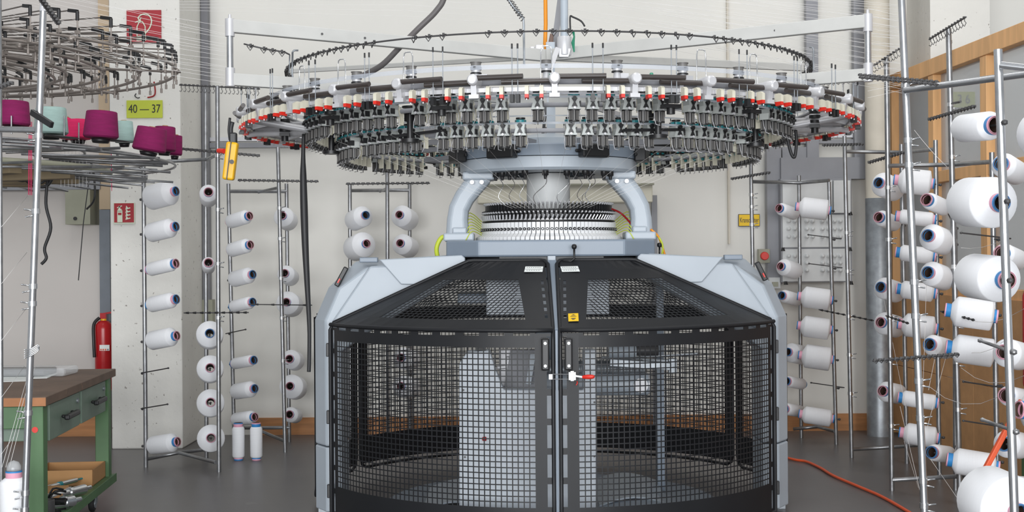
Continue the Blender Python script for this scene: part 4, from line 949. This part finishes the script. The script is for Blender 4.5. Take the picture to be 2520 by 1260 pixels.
# --- second rack
r2 = rack('tubular steel spool rack between the pillar and the machine')
pa = pole(r2, 562, 452, 577, 10.75); pb = pole(r2, 684, 362, 702, 10.5); pc = pole(r2, 705, 452, 712, 11.1)
MB().tube([P(564, 471, 10.75), P(640, 471, 10.8), P(704, 471, 11.1)], .015, 8).tube([P(636, 473, 10.8), P(684, 462, 10.5)], .012, 8).build('top_bar', 'pipe', r2)
MB().tube([P(577, 1053, 10.8), P(640, 1053, 10.85), P(712, 1052, 11.1)], .014, 8).tube([P(640, 1060, 10.85), P(702, 1086, 10.5)], .014, 8).build('foot_bar', 'pipe', r2)
hooks(r2, P(585, 444, 10.4), P(784, 447, 10.5), 17, wire=False, fat=.02); sticks(r2, P(612, 749, 10.1), P(768, 751, 10.3), 4); clips(r2, pb, (.2, .3, .43, .56, .7))
g2_ = 'spools on the rack left of the machine'
column_of(r2, pa, (.74, -.65, .16), 10.55, [(615, 531, 17.5, 'b'), (617, 602, 18, 'b'), (623, 675, 20, 'p'), (623, 743, 15.5, 'p'), (608, 810, None), (626, 886, 14, 'p'), (628, 956, 20, 'p'), (628, 1026, 17, 'b')], 'left column, second rack', g2_)
column_of(r2, pc, (-.03, -.98, .16), 10.75, [(694, 530, 25, 'b'), (700, 672, 22, 'b'), (704, 743, 29, 'b'), (712, 883, 24, 'b'), (713, 950, 30, 'b'), (712, 1020, 19, 'b')], 'right column, second rack', g2_)
# --- third rack behind the machine
r3 = rack('tubular steel spool rack behind the machine by the back wall')
pa = pole(r3, 861, 452, 863, 11.0); pb = pole(r3, 953, 395, 955, 10.8); pc = pole(r3, 1008, 452, 1010, 11.35)
MB().tube([P(863, 469, 11.0), P(1006, 468, 11.35)], .015, 8).tube([P(935, 471, 11.1), P(953, 463, 10.8)], .012, 8).build('top_bar', 'pipe', r3)
hooks(r3, P(851, 453, 10.7), P(1058, 451, 10.7), 17, wire=False, fat=.02)
g3 = 'spools on the rack behind the machine'
column_of(r3, pa, (.5, -.85, .16), 10.8, [(901, 529, 26, 'p'), (903, 599, 32, 'b')], 'left column behind the machine', g3)
column_of(r3, pc, (-.24, -.96, .16), 11.0, [(982, 528, 27, 'b'), (984, 598, 26, 'b'), (986, 880, 27, 'b'), (986, 950, 28, 'b')], 'right column behind the machine', g3)
# --- right, far rack before the fuse cabinet
r4 = rack('tubular steel spool rack standing before the fuse cabinet')
pa = pole(r4, 2040, 448, 2058, 10.7); pb = pole(r4, 1966, 432, 1972, 11.1); pc = pole(r4, 1847, 362, 1860, 10.7)
MB().tube([P(1853, 447, 10.7), P(1966, 450, 11.05), P(2040, 444, 10.7)], .015, 8).build('top_bar', 'pipe', r4)
MB().tube([P(1952, 1056, 11.0), P(2012, 1050, 11.0), P(2055, 1062, 10.7)], .014, 8).build('foot_bar', 'pipe', r4)
hooks(r4, P(1799, 441, 10.6), P(1895, 425, 10.2), 13, wire=False, fat=.02); sticks(r4, P(2015, 762, 10.4), P(2150, 789, 10.0), 10); clips(r4, pc, (.16, .2, .26), 1)
g4 = 'spools on the rack by the fuse cabinet'
column_of(r4, pb, (-.66, -.73, .17), 10.85, [(1916, 512, 15.5, 'b'), (1920, 655, 21, 'b'), (1923, 727, 16, 'p'), (1938, 866, 24, 'p'), (1935, 938, 14, 'p'), (1930, 1006, 15, 'p')], 'left column by the cabinet', g4)
column_of(r4, pa, (-.94, .22, .13), 10.75, [(1957, 508, 25.5, 'p'), (1983, 577, None), (1985, 648, None), (1962, 728, 26, 'p'), (1961, 800, 26, 'p'), (1964, 873, 29, 'p'), (1990, 941, None), (1965, 1018, 21, 'p')], 'right column by the cabinet', g4, Ln=.29)
# --- right, second rack
r5 = rack('tubular steel spool rack before the round column')
pa = pole(r5, 2302, 345, 2312, 9.1); pb = pole(r5, 2218, 355, 2232, 9.7); pc = pole(r5, 2078, 335, 2096, 10.0)
MB().tube([P(2085, 373, 10.0), P(2222, 375, 9.8), P(2302, 367, 9.1)], .014, 8).build('top_bar', 'pipe', r5)
MB().tube([P(2098, 1106, 10.0), P(2230, 1098, 9.9), P(2312, 1090, 9.2)], .014, 8).build('foot_bar', 'pipe', r5)
hooks(r5, P(2024, 358, 9.9), P(2125, 355, 9.6), 14, wire=False, fat=.018); hooks(r5, P(1940, 205, 10.2), P(2108, 188, 9.5), 14); hooks(r5, P(2137, 401, 8.9), P(2226, 375, 8.5), 13, wire=False, fat=.018); clips(r5, pc, (.3, .42, .56, .68, .8))
g5 = 'spools on the rack by the round column'
column_of(r5, pb, (-.66, -.73, .17), 9.3, [(2161, 449, 30, 'p'), (2161, 534, 20, 'b'), (2166, 706, 27, 'p'), (2166, 793, 28, 'b'), (2171, 962, 25, 'b')], 'left column by the round column', g5, S=1.1)
column_of(r5, pa, (-.93, .30, .13), 9.1, [(2199, 442, 31, 'p'), (2203, 531, 18, 'p'), (2203, 620, 20, 'b'), (2205, 710, 22, 'b'), (2208, 796, 29, 'p'), (2209, 977, 19, 'b'), (2212, 1063, 26, 'p')], 'right column by the round column', g5, Ln=.275, S=1.05)
# --- right, third rack
r6 = rack('tubular steel spool rack before the wooden partition')
pa = pole(r6, 2441, 375, 2456, 7.9); pb = pole(r6, 2334, 70, 2363, 8.1, .0175); pc = pole(r6, 2181, 142, 2195, 8.6); pe = pole(r6, 2350, 560, 2352, 8.6)
MB().tube([P(2189, 408, 8.55), P(2350, 405, 8.4), P(2441, 398, 7.95)], .014, 8).build('top_bar', 'pipe', r6)
MB().tube([P(2200, 1181, 8.55), P(2361, 1172, 8.15), P(2456, 1160, 7.95)], .014, 8).build('foot_bar', 'pipe', r6)
hooks(r6, P(2287, 97, 8.3), P(2377, 42, 7.6), 13); hooks(r6, P(2150, 162, 8.8), P(2217, 118, 8.2), 10); hooks(r6, P(2285, 295, 8.2), P(2400, 262, 7.6), 15, wire=False, fat=.018)
sticks(r6, P(2180, 777, 8.4), P(2236, 796, 8.1), 6); sticks(r6, P(2315, 766, 7.9), P(2398, 788, 7.5), 8); MB().cyl(P(2340, 255, 8.1), P(2364, 250, 7.9), .007, seg=6).build('clip_pin', 'dark', r6)
clips(r6, pb, (.16, .27, .5, .62, .7, .8, .9)); clips(r6, pc, (.3, .42, .6, .7, .85))
g6 = 'spools on the rack by the partition'
column_of(r6, pe, (-.66, -.73, .17), 8.0, [(2279, 491, 21, 'b'), (2282, 579, 33, 'p'), (2282, 670, 31, 'p'), (2286, 847, 26, 'p'), (2291, 1113, 21, 'p')], 'left column by the partition', g6, S=1.1)
column_of(r6, pa, (-.92, .30, .13), 7.75, [(2356, 572, None), (2325, 762, 37, 'b'), (2327, 853, 35, 'b'), (2362, 938, None), (2362, 1034, None), (2329, 1130, 32, 'b')], 'right column by the partition', g6, Ln=.30, S=1.15)
# --- right, near rack
r7 = rack('near spool rack of bright steel tube at the right edge')
pa = pole(r7, 2456, 122, 2512, 4.65, .0155, 'pipe_n', Dt=4.75)
pb = pole(r7, 2216, -60, 2284, 6.0, .0175, 'pipe_n', Dt=6.1)
MB().cyl(P(2228, 222, 6.0), P(2600, 172, 5.3), .0155, seg=14).build('top_bar', 'pipe_n', r7)
MB().cyl(P(2462, 160, 4.7), P(2600, 176, 4.6), .013, seg=12).build('top_bar', 'pipe_n', r7)
hooks(r7, P(2112, 184, 6.1), P(2310, 202, 5.9), 17, wire=False, fat=.009); hooks(r7, P(2114, 190, 6.0), P(2308, 208, 5.8), 15, wire=False, fat=.008)
hooks(r7, P(2148, 888, 6.1), P(2360, 872, 5.8), 16, wire=False, fat=.012); clips(r7, pb, (.18, .27, .31, .5, .555, .66, .72, .82, .86), 1)
g7 = 'spools on the near rack at right'
nx = 4.8
column_of(r7, pa, (.13, -.98, -.05), nx, [(2452, 308, 36, 'b'), (2466, 499, 64, 'p'), (2480, 690, 58, 'b'), (2512, 1264, 84, 'p')], 'near rack at right', g7, Ln=.29, S=1.0, attach='tip')
for px, py in ((2487, 865), (2493, 1060)):
    a, b = P(px, py, 4.7), P(px - 75, py - 27, 5.2); MB().tube([a, b], .007, 8).lathe([(0, -.01), (.01, -.005), (.01, .005), (0, .01)], 8, Matrix.Translation(b)).lathe([(0, -.012), (.012, -.006), (.012, .006), (0, .012)], 8, Matrix.Translation(a + Vector((0, -.03, 0)))).build('pin', 'pipe', r7)
spool(P(2640, 325, 4.7), (.13, -.98, -.05), .09, 'p', 'extra large white yarn spool cut by the right edge near the top', g7, .27)
spool(P(2665, 845, 4.7), (.13, -.98, -.05), .09, 'p', 'extra large white yarn spool cut by the right edge at mid height', g7, .27)
# --- far right rack
r8 = rack('rear spool rack half hidden at the right edge of the picture')
pa = pole(r8, 2590, 300, 2600, 7.2, .0165); pb = pole(r8, 2560, 330, 2566, 7.6, .0165)
g8 = 'spools on the rear rack at the right edge'
column_of(r8, pa, (-.62, -.77, .15), 6.9, [(2462, 402, 31, 'p'), (2463, 622, 27, 'b'), (2469, 866, 36, 'b'), (2474, 973, 25, 'b'), (2469, 1092, 34, 'p'), (2490, 1205, 34, 'p')], 'the rack at right edge', g8, Ln=.30, S=1.15)
spool(P(2506, 1008, 5.6), (-.95, -.2, .1), .09, 'b', 'full white yarn spool with bright blue collar at the right edge, low', g8, .29, 1.1)
tag(MB().lathe([(0, .68), (.035, .68), (.04, .70), (.04, 1.28), (.02, 1.34), (0, 1.36)], 18, Matrix.Translation((3.415, 8.60, 0))).box((3.45, 8.60, 1.0), (.04, .05, .04)).build('fire_bottle', 'extred'), 'dark red upright bottle fixed to the chipboard at the right edge', 'bottle')
tag(MB().box((3.37, 8.25, .2), (.2, .3, .4)).build('green_sack', 'green', bevel=.03), 'dark green sack on the floor at the right edge', 'sack')
# --- two standing spools
gs = 'spools standing on the floor'
for px, col, lab in ((587, 'p', 'slim white yarn spool with pink collar standing on the floor, left of the pair'), (631, 'b', 'slim white yarn spool with blue collars standing on the floor, right of the pair')):
    p = fp(px, 1132, .0); spool(Vector((p.x, p.y, .29)), (0, 0, 1), .047, col, lab, gs)
# --- near left stand with pole, shelf arm and spool
r0 = rack('near tubular steel creel stand at the left edge with a leaning pole')
pa = pole(r0, 107, 18, 54, 6.3, .0165, 'pipe_n', Dt=6.2)
MB().lathe([(.019, .0), (.012, .06), (.006, .07)], 14, Matrix.Translation(P(107, 28, 6.2))).build('pole_tip', 'alu', r0)
MB().cyl(P(-60, 317, 6.6), P(92, 320, 6.25), .0155, seg=14).build('arm', 'pipe_n', r0)
hooks(r0, P(80, -30, 5.8), P(145, 60, 6.0), 12, wire=False, fat=.018)
MB().bar(P(78, 276, 6.2), P(128, 308, 6.1), .02, .03).build('clamp', 'blk', r0, bevel=.004)
hooks(r0, P(-40, 230, 6.1), P(30, 205, 6.3), 8, wire=False, fat=.02)
clips(r0, pa, (.22, .35, .48, .51, .70, .84, .87, .97), -1)
wk = MB(); p = P(80, 870, 6.2)
for k in range(5): wk.tube(spl([p + Vector((-.03, -.02, -.02 + .01 * k)), p + Vector((.0, -.03, -.01 + .008 * k)), p + Vector((.03, -.02, .01 + .008 * k)), p + Vector((.04, -.02, .025 + .002 * k))], 3), .003, 5)
wk.build('twisted_wire', 'chrome', r0)
MB().cyl(P(-2, -20, 6.6), P(4, 1300, 6.6), .012, seg=10).build('pole', 'pipe', r0)
p = P(34, 1158, 6.4); MB().cyl((p.x, p.y, 0), (p.x, p.y, p.z - .27), .05, seg=14).build('spool_peg', 'galv', r0)
spool(p, (0, 0, 1), .068, 'p', 'white yarn spool with blue and pink collar standing at the lower left corner', 'spools standing on the floor', .29, 1.1)
MB().lathe([(.034, 0), (.034, .02), (.024, .04), (0, .05)], 18, Matrix.Translation(p + Vector((0, 0, .001)))).build('clear_cap', 'film', r0)
# ============================================================ LEFT CREEL: NOZZLE RINGS AND CONES
CX, CY = -3.78, 8.0
cr = thing('nozzle_creel', (CX, CY, 0), 'bronze grey creel of concentric rings with black elbow nozzles, upper left', 'creel')
def B(th, R, z): return Vector((CX + R * math.sin(th), CY - R * math.cos(th), z))
el = MB().cyl((0, 0, -.16), (0, 0, 0), .0045, seg=6).cyl((0, 0, -.05), (0, 0, .0), .010, seg=8, mi=1).bar((0, .0, .0), (0, .07, .012), .018, .018, mi=1).cyl((0, 0, -.19), (0, 0, -.16), .008, seg=6).box((0, 0, -.115), (.02, .025, .02))
E_me = el.mesh('elbow_nozzle', ['ringtube', 'blk'])
for R, z, n in ((1.67, 2.78, 34), (1.44, 2.76, 28), (1.22, 2.76, 22), (.99, 2.75, 16), (.92, 2.72, 0)):
    MB().tube([B(2 * PI * k / 80, R, z) for k in range(80)], .0095, 6, closed=True).build('ring', 'ringtube', cr)
    fan = MB()
    for k in range(n):
        th = rad(-10 + 205 * (k + .5) / n) + random.uniform(-.03, .03); h = z + .13 + random.uniform(-.02, .02)
        inst('elbow_nozzle', E_me, cr, B(th, R, h) - Vector((CX, CY, 0)), th)
        fan.tube([B(th, R - .07, h + .012), B(th, R * .45, h + .03), B(th, .12, h + .04)], .0042, 5)
    if n: fan.build('yarn_tubes', 'ringtube', cr)['kind'] = 'stuff'
for k in range(8):
    th = 2 * PI * k / 8 + .2; MB().tube([B(th, .1, 2.80), B(th, 1.70, 2.765)], .008, 6).build('spoke', 'ringtube', cr); 
    for R in (1.67, 1.44, 1.22): MB().lathe([(0, -.02), (.02, -.012), (.024, 0), (.02, .012), (0, .02)], 8, Matrix.Translation(B(th, R, 2.77))).build('clamp', 'ringtube', cr)
MB().cyl((CX, CY, 0), (CX, CY, 3.0), .04, seg=14).build('mast', 'galv', cr)
cc = thing('cone_carousel', (CX, CY, 0), 'round tubular steel carousel carrying the coloured yarn cones, left', 'creel')
for R, z in ((1.66, 2.17), (1.52, 2.20), (1.30, 2.24), (1.1, 2.25)):
    MB().tube([B(2 * PI * k / 80, R, z) for k in range(80)], .008, 6, closed=True).build('ring', 'pipe', cc)
MB().tube([B(2 * PI * k / 80, 1.25, 2.12) for k in range(80)], .02, 6, closed=True).build('ring', 'olive', cc)
for k in range(44):
    th = 2 * PI * k / 44
    MB().tube([B(th, .9, 2.20), B(th + .05, 1.70 + random.uniform(-.12, .08), 2.18 + random.uniform(-.03, .02))], .009, 6).build('holder_rod', 'pipe', cc)
for k in range(36):
    th = 2 * PI * k / 36 + .05
    MB().tube([B(th, 1.0, 2.10), B(th + .12, 1.6 + random.uniform(-.15, .12), 2.09 + random.uniform(-.03, .02))], .008, 6).build('lower_rod', 'pipe', cc)
for k in range(12):
    th = 2 * PI * k / 12; a, b = B(th, .35, 2.08), B(th, 1.08, 2.10)
    MB().bar(a, b, .09, .07).build('carrier_board', 'board', cc, bevel=.004)
up_ = MB()
for px, py0, py1, D in ((158, 285, 340, 7.9), (194, 302, 345, 8.3), (308, 310, 355, 8.9), (28, 285, 330, 7.2)): up_.cyl(P(px, py0, D), P(px, py1, D), .005, seg=6)
up_.build('pin', 'pipe', cc)
for px, py, D in ((152, 338, 7.9), (280, 347, 8.4), (60, 325, 7.6)): MB().lathe([(0, -.004), (.10, 0), (.10, .004), (0, .012)], 20, Matrix.Translation(P(px, py, D)) @ Matrix.Rotation(.08, 4, 'Y')).build('cone_plate', 'dark', cc)
MB().cyl((CX, CY, 0), (CX, CY, 2.2), .05, seg=14).build('mast', 'olive', cc)
# hanging cables below the carousel
g = MB()
for k in range(7):
    x0, x1 = random.uniform(-10, 60), random.uniform(110, 170); y = random.uniform(405, 425); g.tube(spl([P(x0, y, 8.2), P(x0 + 20, y + random.uniform(5, 30), 8.2), P((x0 + x1) / 2, y + random.uniform(10, 38), 8.1), P(x1, y + random.uniform(-5, 10), 8.2)], 6), .008, 6)
g.tube(spl([P(48, 415, 8.3), P(60, 440, 8.3), P(90, 458, 8.3), P(118, 455, 8.3), P(140, 415, 8.3)], 6), .011, 6)
g.tube(spl([P(120, 420, 8.3), P(113, 500, 8.3), P(125, 560, 8.3), P(110, 610, 8.3), P(114, 635, 8.3), P(102, 650, 8.3)], 6), .010, 6)
tag(g.build('cable_tangle', 'cable'), 'tangle of black cables hanging under the cone carousel', 'cables', kind='stuff')
tag(MB().tube(spl([P(224, 400, 10.5), P(232, 440, 10.5), P(232, 490, 10.5), P(214, 514, 10.6)], 6), .009, 6).build('hanging_cable', 'cable'), 'black cable hanging beside the olive wall box', 'cable')
tag(MB().tube([P(226, 420, 11.3), P(222, 420, 10.6), P(205, 550, 10.6), P(193, 690, 10.6)], .004, 6).build('pull_cord', 'cable'), 'long thin dark cord hanging before the left wall', 'cord')
# cones
def cone(px, pyb, D, wpx, hpx, m, colour, label, tilt=0.1, group='yarn cones on the left carousel'):
    p = P(px, pyb, D); h = hpx * D / F; rb_ = wpx * D / F / 2; rt_ = rb_ * .83
    t = thing('yarn_cone', p, label, 'yarn cone', group, rot=(0, tilt, 0))
    prof = [(.0, .012), (rb_ * .9, .0), (rb_, .012), (rb_, .012), (rt_ + .004, h * .94), (rt_, h * .965), (rt_ * .9, h * .975), (.03, h * .95)]
    MB().lathe(prof, 36).build('yarn_winding', m, t, origin='local')
    MB().cyl((0, 0, h * .9), (0, 0, h * 1.02), .022, .019, seg=16).build('cone_tube', 'card', t, origin='local')
    MB().lathe([(0, -.03), (rb_ * .45, -.03), (rb_ * .55, -.005), (0, -.004)], 18).build('cone_holder', 'blk', t, origin='local'); return t
cone(33, 309, 7.3, 80, 62, 'magenta', '', 'dark magenta yarn cone at the left edge above the pale arm', .03)
cone(126, 331, 8.0, 82, 68, 'mint', '', 'pale mint yarn cone behind the near leaning pole', .0)
cone(192, 343, 8.6, 66, 50, 'hot', '', 'hot pink yarn cone behind the middle magenta cone', -.02)
cone(160, 342, 8.7, 26, 54, 'hot', '', 'narrow hot pink yarn cone with slanted side beside the mint cone', .05)
cone(248, 340, 8.0, 85, 68, 'magenta', '', 'dark magenta yarn cone standing alone in the middle of the carousel', .05)
cone(306, 351, 8.9, 48, 54, 'mint', '', 'pale mint yarn cone right behind the middle magenta cone', -.02)
cone(366, 372, 8.3, 82, 60, 'magenta', '', 'tilted dark magenta yarn cone, nearest of the three at the right end', .16)
cone(404, 372, 8.9, 56, 62, 'magenta', '', 'dark magenta yarn cone half hidden between two others at the right end', .05)
cone(430, 382, 9.2, 36, 50, 'magenta', '', 'small looking magenta yarn cone, last at the right end before the pillar', .05)
# thin coloured threads
def threads(name, m, segs, label, r=.0011):
    g = MB()
    for s in segs: g.tube(s, r, 4)
    return tag(g.build(name, m), label, 'threads', kind='stuff')
threads('pink_threads', 'hot', [[P(72 + k * 3, 300, 7.4), P(70 + k * 4, 480, 7.0)] for k in range(3)] + [[P(273 + k, 375, 8.8), P(275, 470, 8.8)] for k in range(2)], 'thin pink yarns hanging under the carousel', .002)
sg = []
for k in range(30):
    y = 12 + k * 7.4 + random.uniform(-5, 5); x2 = random.uniform(1350, 1650); sg.append([P(2220, y, 8.2), P(x2, y * .62 - 55 + random.uniform(-8, 8), 8.6)])
for k in range(14): sg.append([P(2218, 40 + k * 14, 7.9), P(2135, 20 + k * 17, 8.0)])
threads('yarn_sheet_right', 'thread', sg, 'sheet of fine white yarns crossing the upper right of the hall', .0009)
sg = []
for k in range(16):
    o1 = random.uniform(-7, 7); sg.append([P(20, -40 + k * 8, 7.2), P(300, 20 + k * 10 + o1, 7.4), P(565, 70 + k * 9 + random.uniform(-6, 6) - .3 * o1, 7.6)])
for k in range(6): sg.append([P(440, -10 + k * 7, 8.6), P(1000, -30 + k * 14, 8.6), P(1340, -10 + k * 15, 8.6)])
threads('yarn_sheet_left', 'thread', sg, 'sheet of fine white yarns crossing the upper left of the hall', .0008)
sg = []
for x0, y0, x1, y1, D0, D1, sag in ((2172, 720, 2230, 1010, 9.0, 9, 0), (2280, 700, 2270, 1000, 8, 8, 0), (2215, 1000, 2290, 1320, 8.5, 7, 0), (2225, 1085, 2260, 1200, 8.9, 8.5, 0), (2290, 1130, 2400, 1290, 7.9, 6.5, 0), (2285, 950, 2462, 975, 7.9, 6.9, 30), (2365, 905, 2520, 925, 7.8, 6.5, 25), (2305, 860, 2285, 960, 7.9, 7.9, 0), (2330, 870, 2280, 1060, 7.8, 7.9, 0), (2250, 320, 2330, 410, 8, 7.8, 4), (2365, 610, 2470, 590, 7.9, 6.9, 8), (2365, 860, 2470, 840, 7.9, 6.9, 16), (2370, 780, 2520, 760, 7.9, 6.5, 20)):
    a, b = P(x0, y0, D0), P(x1, y1, D1); sg.append([a, a.lerp(b, .25) - Vector((0, 0, sag * .75 / 400)), a.lerp(b, .5) - Vector((0, 0, sag / 400)), a.lerp(b, .75) - Vector((0, 0, sag * .75 / 400)), b])
threads('loose_yarns', 'thread', sg, 'fine white yarns sagging between the right hand spool racks', .0012)
sg = [[P(2 , 560 + k * 140, 6.6), P(70 - k * 3, 480 + k * 140, 6.3)] for k in range(5)] + [[P(75 + k * 6, 900, 6.4), P(5 + k * 9, 1150, 6.4)] for k in range(3)] + [[P(150 + k * 9, 345, 8.2), P(150 + k * 9, 460, 8.2)] for k in range(8)]
threads('loose_yarns', 'thread', sg, 'fine white yarns hanging at the near leaning pole on the left', .0011)
sg = [[A(rad(a_), 1.45, 2.25), A(rad(a_ * .5), .46, 1.86)] for a_ in range(-60, 61, 7)]
g = MB(); [g.tube(s, .00055, 4) for s in sg]; o = g.build('feed_yarns', 'thread', mach); o['kind'] = 'stuff'
# ============================================================ WORKBENCH
TH = Vector((-2.60, 7.7, 0))
wb = thing('workbench', TH, 'green steel workbench on castors with a worn brown top, lower left', 'workbench')
f0, f1 = P(113, 985, 6.86), P(285, 909, 8.6); zt = .845
# local frame: v along the right edge, u to the left
e_v = Vector((f1.x - f0.x, f1.y - f0.y, 0)); LV = e_v.length; e_v.normalize(); e_u = Vector((-e_v.y, e_v.x, 0)); o_ = Vector((f0.x, f0.y, 0))
def W(u, v, z): return o_ + e_u * u + e_v * v + Vector((0, 0, z))
def wbox(u0, u1, v0, v1, z0, z1, name, m, par=wb, bev=.004):
    return MB().hexa([W(u1, v0, z0), W(u0, v0, z0), W(u0, v1, z0), W(u1, v1, z0), W(u1, v0, z1), W(u0, v0, z1), W(u0, v1, z1), W(u1, v1, z1)]).build(name, m, par, bevel=bev)
wbox(0, 1.0, 0, LV, zt - .05, zt, 'bench_top', 'bench'); wbox(.0, 1.0, -.004, .0, zt - .048, zt - .004, 'top_edge', 'benchedge', wb, 0)
wbox(.03, .95, .026, .06, zt - .17, zt - .052, 'front_rail', 'green'); wbox(.10, .9, .06, LV - .05, zt - .10, zt - .052, 'drawer_rail', 'green')
for (u0, v0) in ((.02, .02), (.02, LV - .14), (.9, .02), (.9, LV - .14)): wbox(u0, u0 + .085, v0, v0 + .085, .13, zt - .052, 'leg', 'green')
for k, (v0, v1) in enumerate(((.13, .80), (.86, 1.50))):
    v1 = min(v1, LV - .16)
    d = wbox(-.005 + .02, .75, v0, v1, zt - .25, zt - .056, 'drawer', 'green_d')
    c = (v0 + v1) / 2
    MB().bar(W(-.025, c - .13, zt - .15), W(-.025, c + .13, zt - .15), .03, .03).bar(W(.01, c - .10, zt - .145), W(-.02, c - .10, zt - .15), .02, .02).bar(W(.01, c + .10, zt - .145), W(-.02, c + .10, zt - .15), .02, .02).build('handle', 'blk', d, bevel=.008)
    MB().cyl(W(.02, v1 - .06, zt - .10), W(.005, v1 - .06, zt - .10), .014, seg=14).build('lock', 'galv', d)
wbox(.0, .95, .05, LV - .02, .135, .155, 'lower_shelf', 'green', wb)
wbox(-.005, .0, .05, LV - .02, .105, .16, 'shelf_lip', 'green', wb)
MB().cyl(W(.062, .021, .67), W(.062, .016, .67), .016, seg=14).build('red_sticker', 'red', wb)
for (u, v) in ((.045, LV - .50), (.07, .10), (.9, LV - .50), (.9, .10)):
    p = W(u, v, .050); ca = MB().cyl(p - e_u * .016, p + e_u * .016, .050, seg=22).build('castor', 'rubber', wb, bevel=.006)
    MB().cyl(p - e_u * .021, p + e_u * .021, .03, seg=14).build('hub', 'galv', ca); MB().bar(p - e_u * .025, p - e_u * .025 + Vector((0, 0, .075)), .035, .004, (1, 0, 0)).bar(p + e_u * .025, p + e_u * .025 + Vector((0, 0, .075)), .035, .004, (1, 0, 0)).box(p + Vector((0, 0, .077)), (.09, .09, .012)).build('fork', 'galv', ca)
# things on the bench
def flat(name, quad, z, m, label, cat, th=.002, **k):
    pts = []
    for x, y in quad:
        d = P(x, y, 1.0) - Vector((0, 0, EYE)); pts.append(Vector((0, 0, EYE)) + d * ((z - EYE) / d.z))
    o = MB().hexa([p for p in pts] + [p + Vector((0, 0, th)) for p in pts]).build(name, m, None, origin=pts[0]); return tag(o, label, cat, **k)
flat('paper_sheet', [(-40, 942), (68, 938), (80, 925), (-40, 926)], zt + .001, 'paper', 'white paper sheet on the bench at the left edge', 'paper')
flat('paper_sheet', [(82, 932), (116, 931), (142, 920), (85, 921)], zt + .001, 'paper', 'white paper sheet on the bench right of the leaning pole', 'paper')
p = W(.62, 1.35, zt + .002)
t = thing('wrapped_package', p, 'flat dark package in clear plastic wrap lying on the bench', 'package')
MB().box(p + Vector((0, 0, .022)), (.62, .24, .04)).build('package_body', 'dark', t, bevel=.01); MB().box(p + Vector((.07, 0, .026)), (.75, .27, .052)).build('plastic_wrap', 'film', t, bevel=.02)
MB().box(p + Vector((-.02, -.124, .026)), (.13, .004, .026)).build('label', 'paper', t)
# cardboard tray and parts on the lower shelf
zs = .157
def wobj(name, label, cat, u, v, z=zs, group=None): return thing(name, W(u, v, z), label, cat, group)
t = wobj('cardboard_tray', 'open brown cardboard tray on the lower shelf of the bench', 'box', .3, 1.2)
u0, u1, v0, v1, h = .04, .40, 1.25, 1.60, .10
for a in ((u0, u1, v0, v0 + .006), (u0, u1, v1 - .006, v1), (u0, u0 + .006, v0, v1), (u1 - .006, u1, v0, v1)): wbox(*a, zs, zs + h, 'tray_side', 'card', t, 0)
wbox(u0, u1, v0, v1, zs, zs + .005, 'tray_bottom', 'card', t, 0)
o = MB().hexa([W(.5, .55, zs + .002), W(.1, .62, zs + .002), W(.1, .9, zs + .01), W(.5, .9, zs + .01), W(.5, .55, zs + .03), W(.1, .62, zs + .03), W(.1, .9, zs + .07), W(.5, .9, zs + .07)]).build('folded_cardboard', 'card', None, origin=W(.3, .7, zs), bevel=.008); tag(o, 'folded piece of brown cardboard on the lower bench shelf', 'cardboard')
for i, (u, v, ln, r_, lab) in enumerate(((.08, .62, .35, .028, 'longest polished metal cylinder on the lower bench shelf'), (.05, .40, .16, .032, 'short thick polished metal cylinder at the shelf front'), (.18, .80, .4, .014, 'thin polished metal rod with teal end on the lower shelf'))):
    a, b = W(u + ln * .3, v, zs + r_ + .004 + (.03 if i == 2 else 0)), W(u - .05, v + ln, zs + r_ + .004 + (.03 if i == 2 else 0))
    t = thing('pneumatic_cylinder', a, lab, 'metal part', 'metal parts on the lower shelf')
    MB().cyl(a, b, r_, seg=16).build('barrel', 'chrome', t); MB().cyl(b, b + (b - a).normalized() * .06, r_ * .45, seg=10).cyl(a.lerp(b, .6), a.lerp(b, .66), r_ * 1.25, seg=14).build('end_cap', 'chrome' if i < 2 else 'teal', t)
t = thing('metal_canister', W(.03, .16, zs), 'dark grey canister on the lower bench shelf beside the front leg', 'canister')
c = W(.06, .2, zs); MB().cyl(c, c + Vector((0, 0, .11)), .05, seg=20).build('canister_body', 'dark', t, bevel=.005)
t = thing('black_reel', W(.05, .33, zs), 'black spoked reel leaning on the lower bench shelf', 'reel')
rl = MB(); c = W(.04, .36, zs + .07)
for k in range(8):
    a_ = 2 * PI * k / 8; rl.tube(spl([c + Vector((-.05, 0, 0)), c + Vector((-.02, .05 * math.cos(a_), .07 * math.sin(a_))), c + Vector((.04, .06 * math.cos(a_), .065 * math.sin(a_)))], 3), .006, 6)
rl.cyl(c + Vector((-.06, 0, 0)), c + Vector((.05, 0, 0)), .02, seg=12); rl.build('reel_body', 'blk', t)
for o in bpy.data.objects:
    if '_poles' in o: del o['_poles']
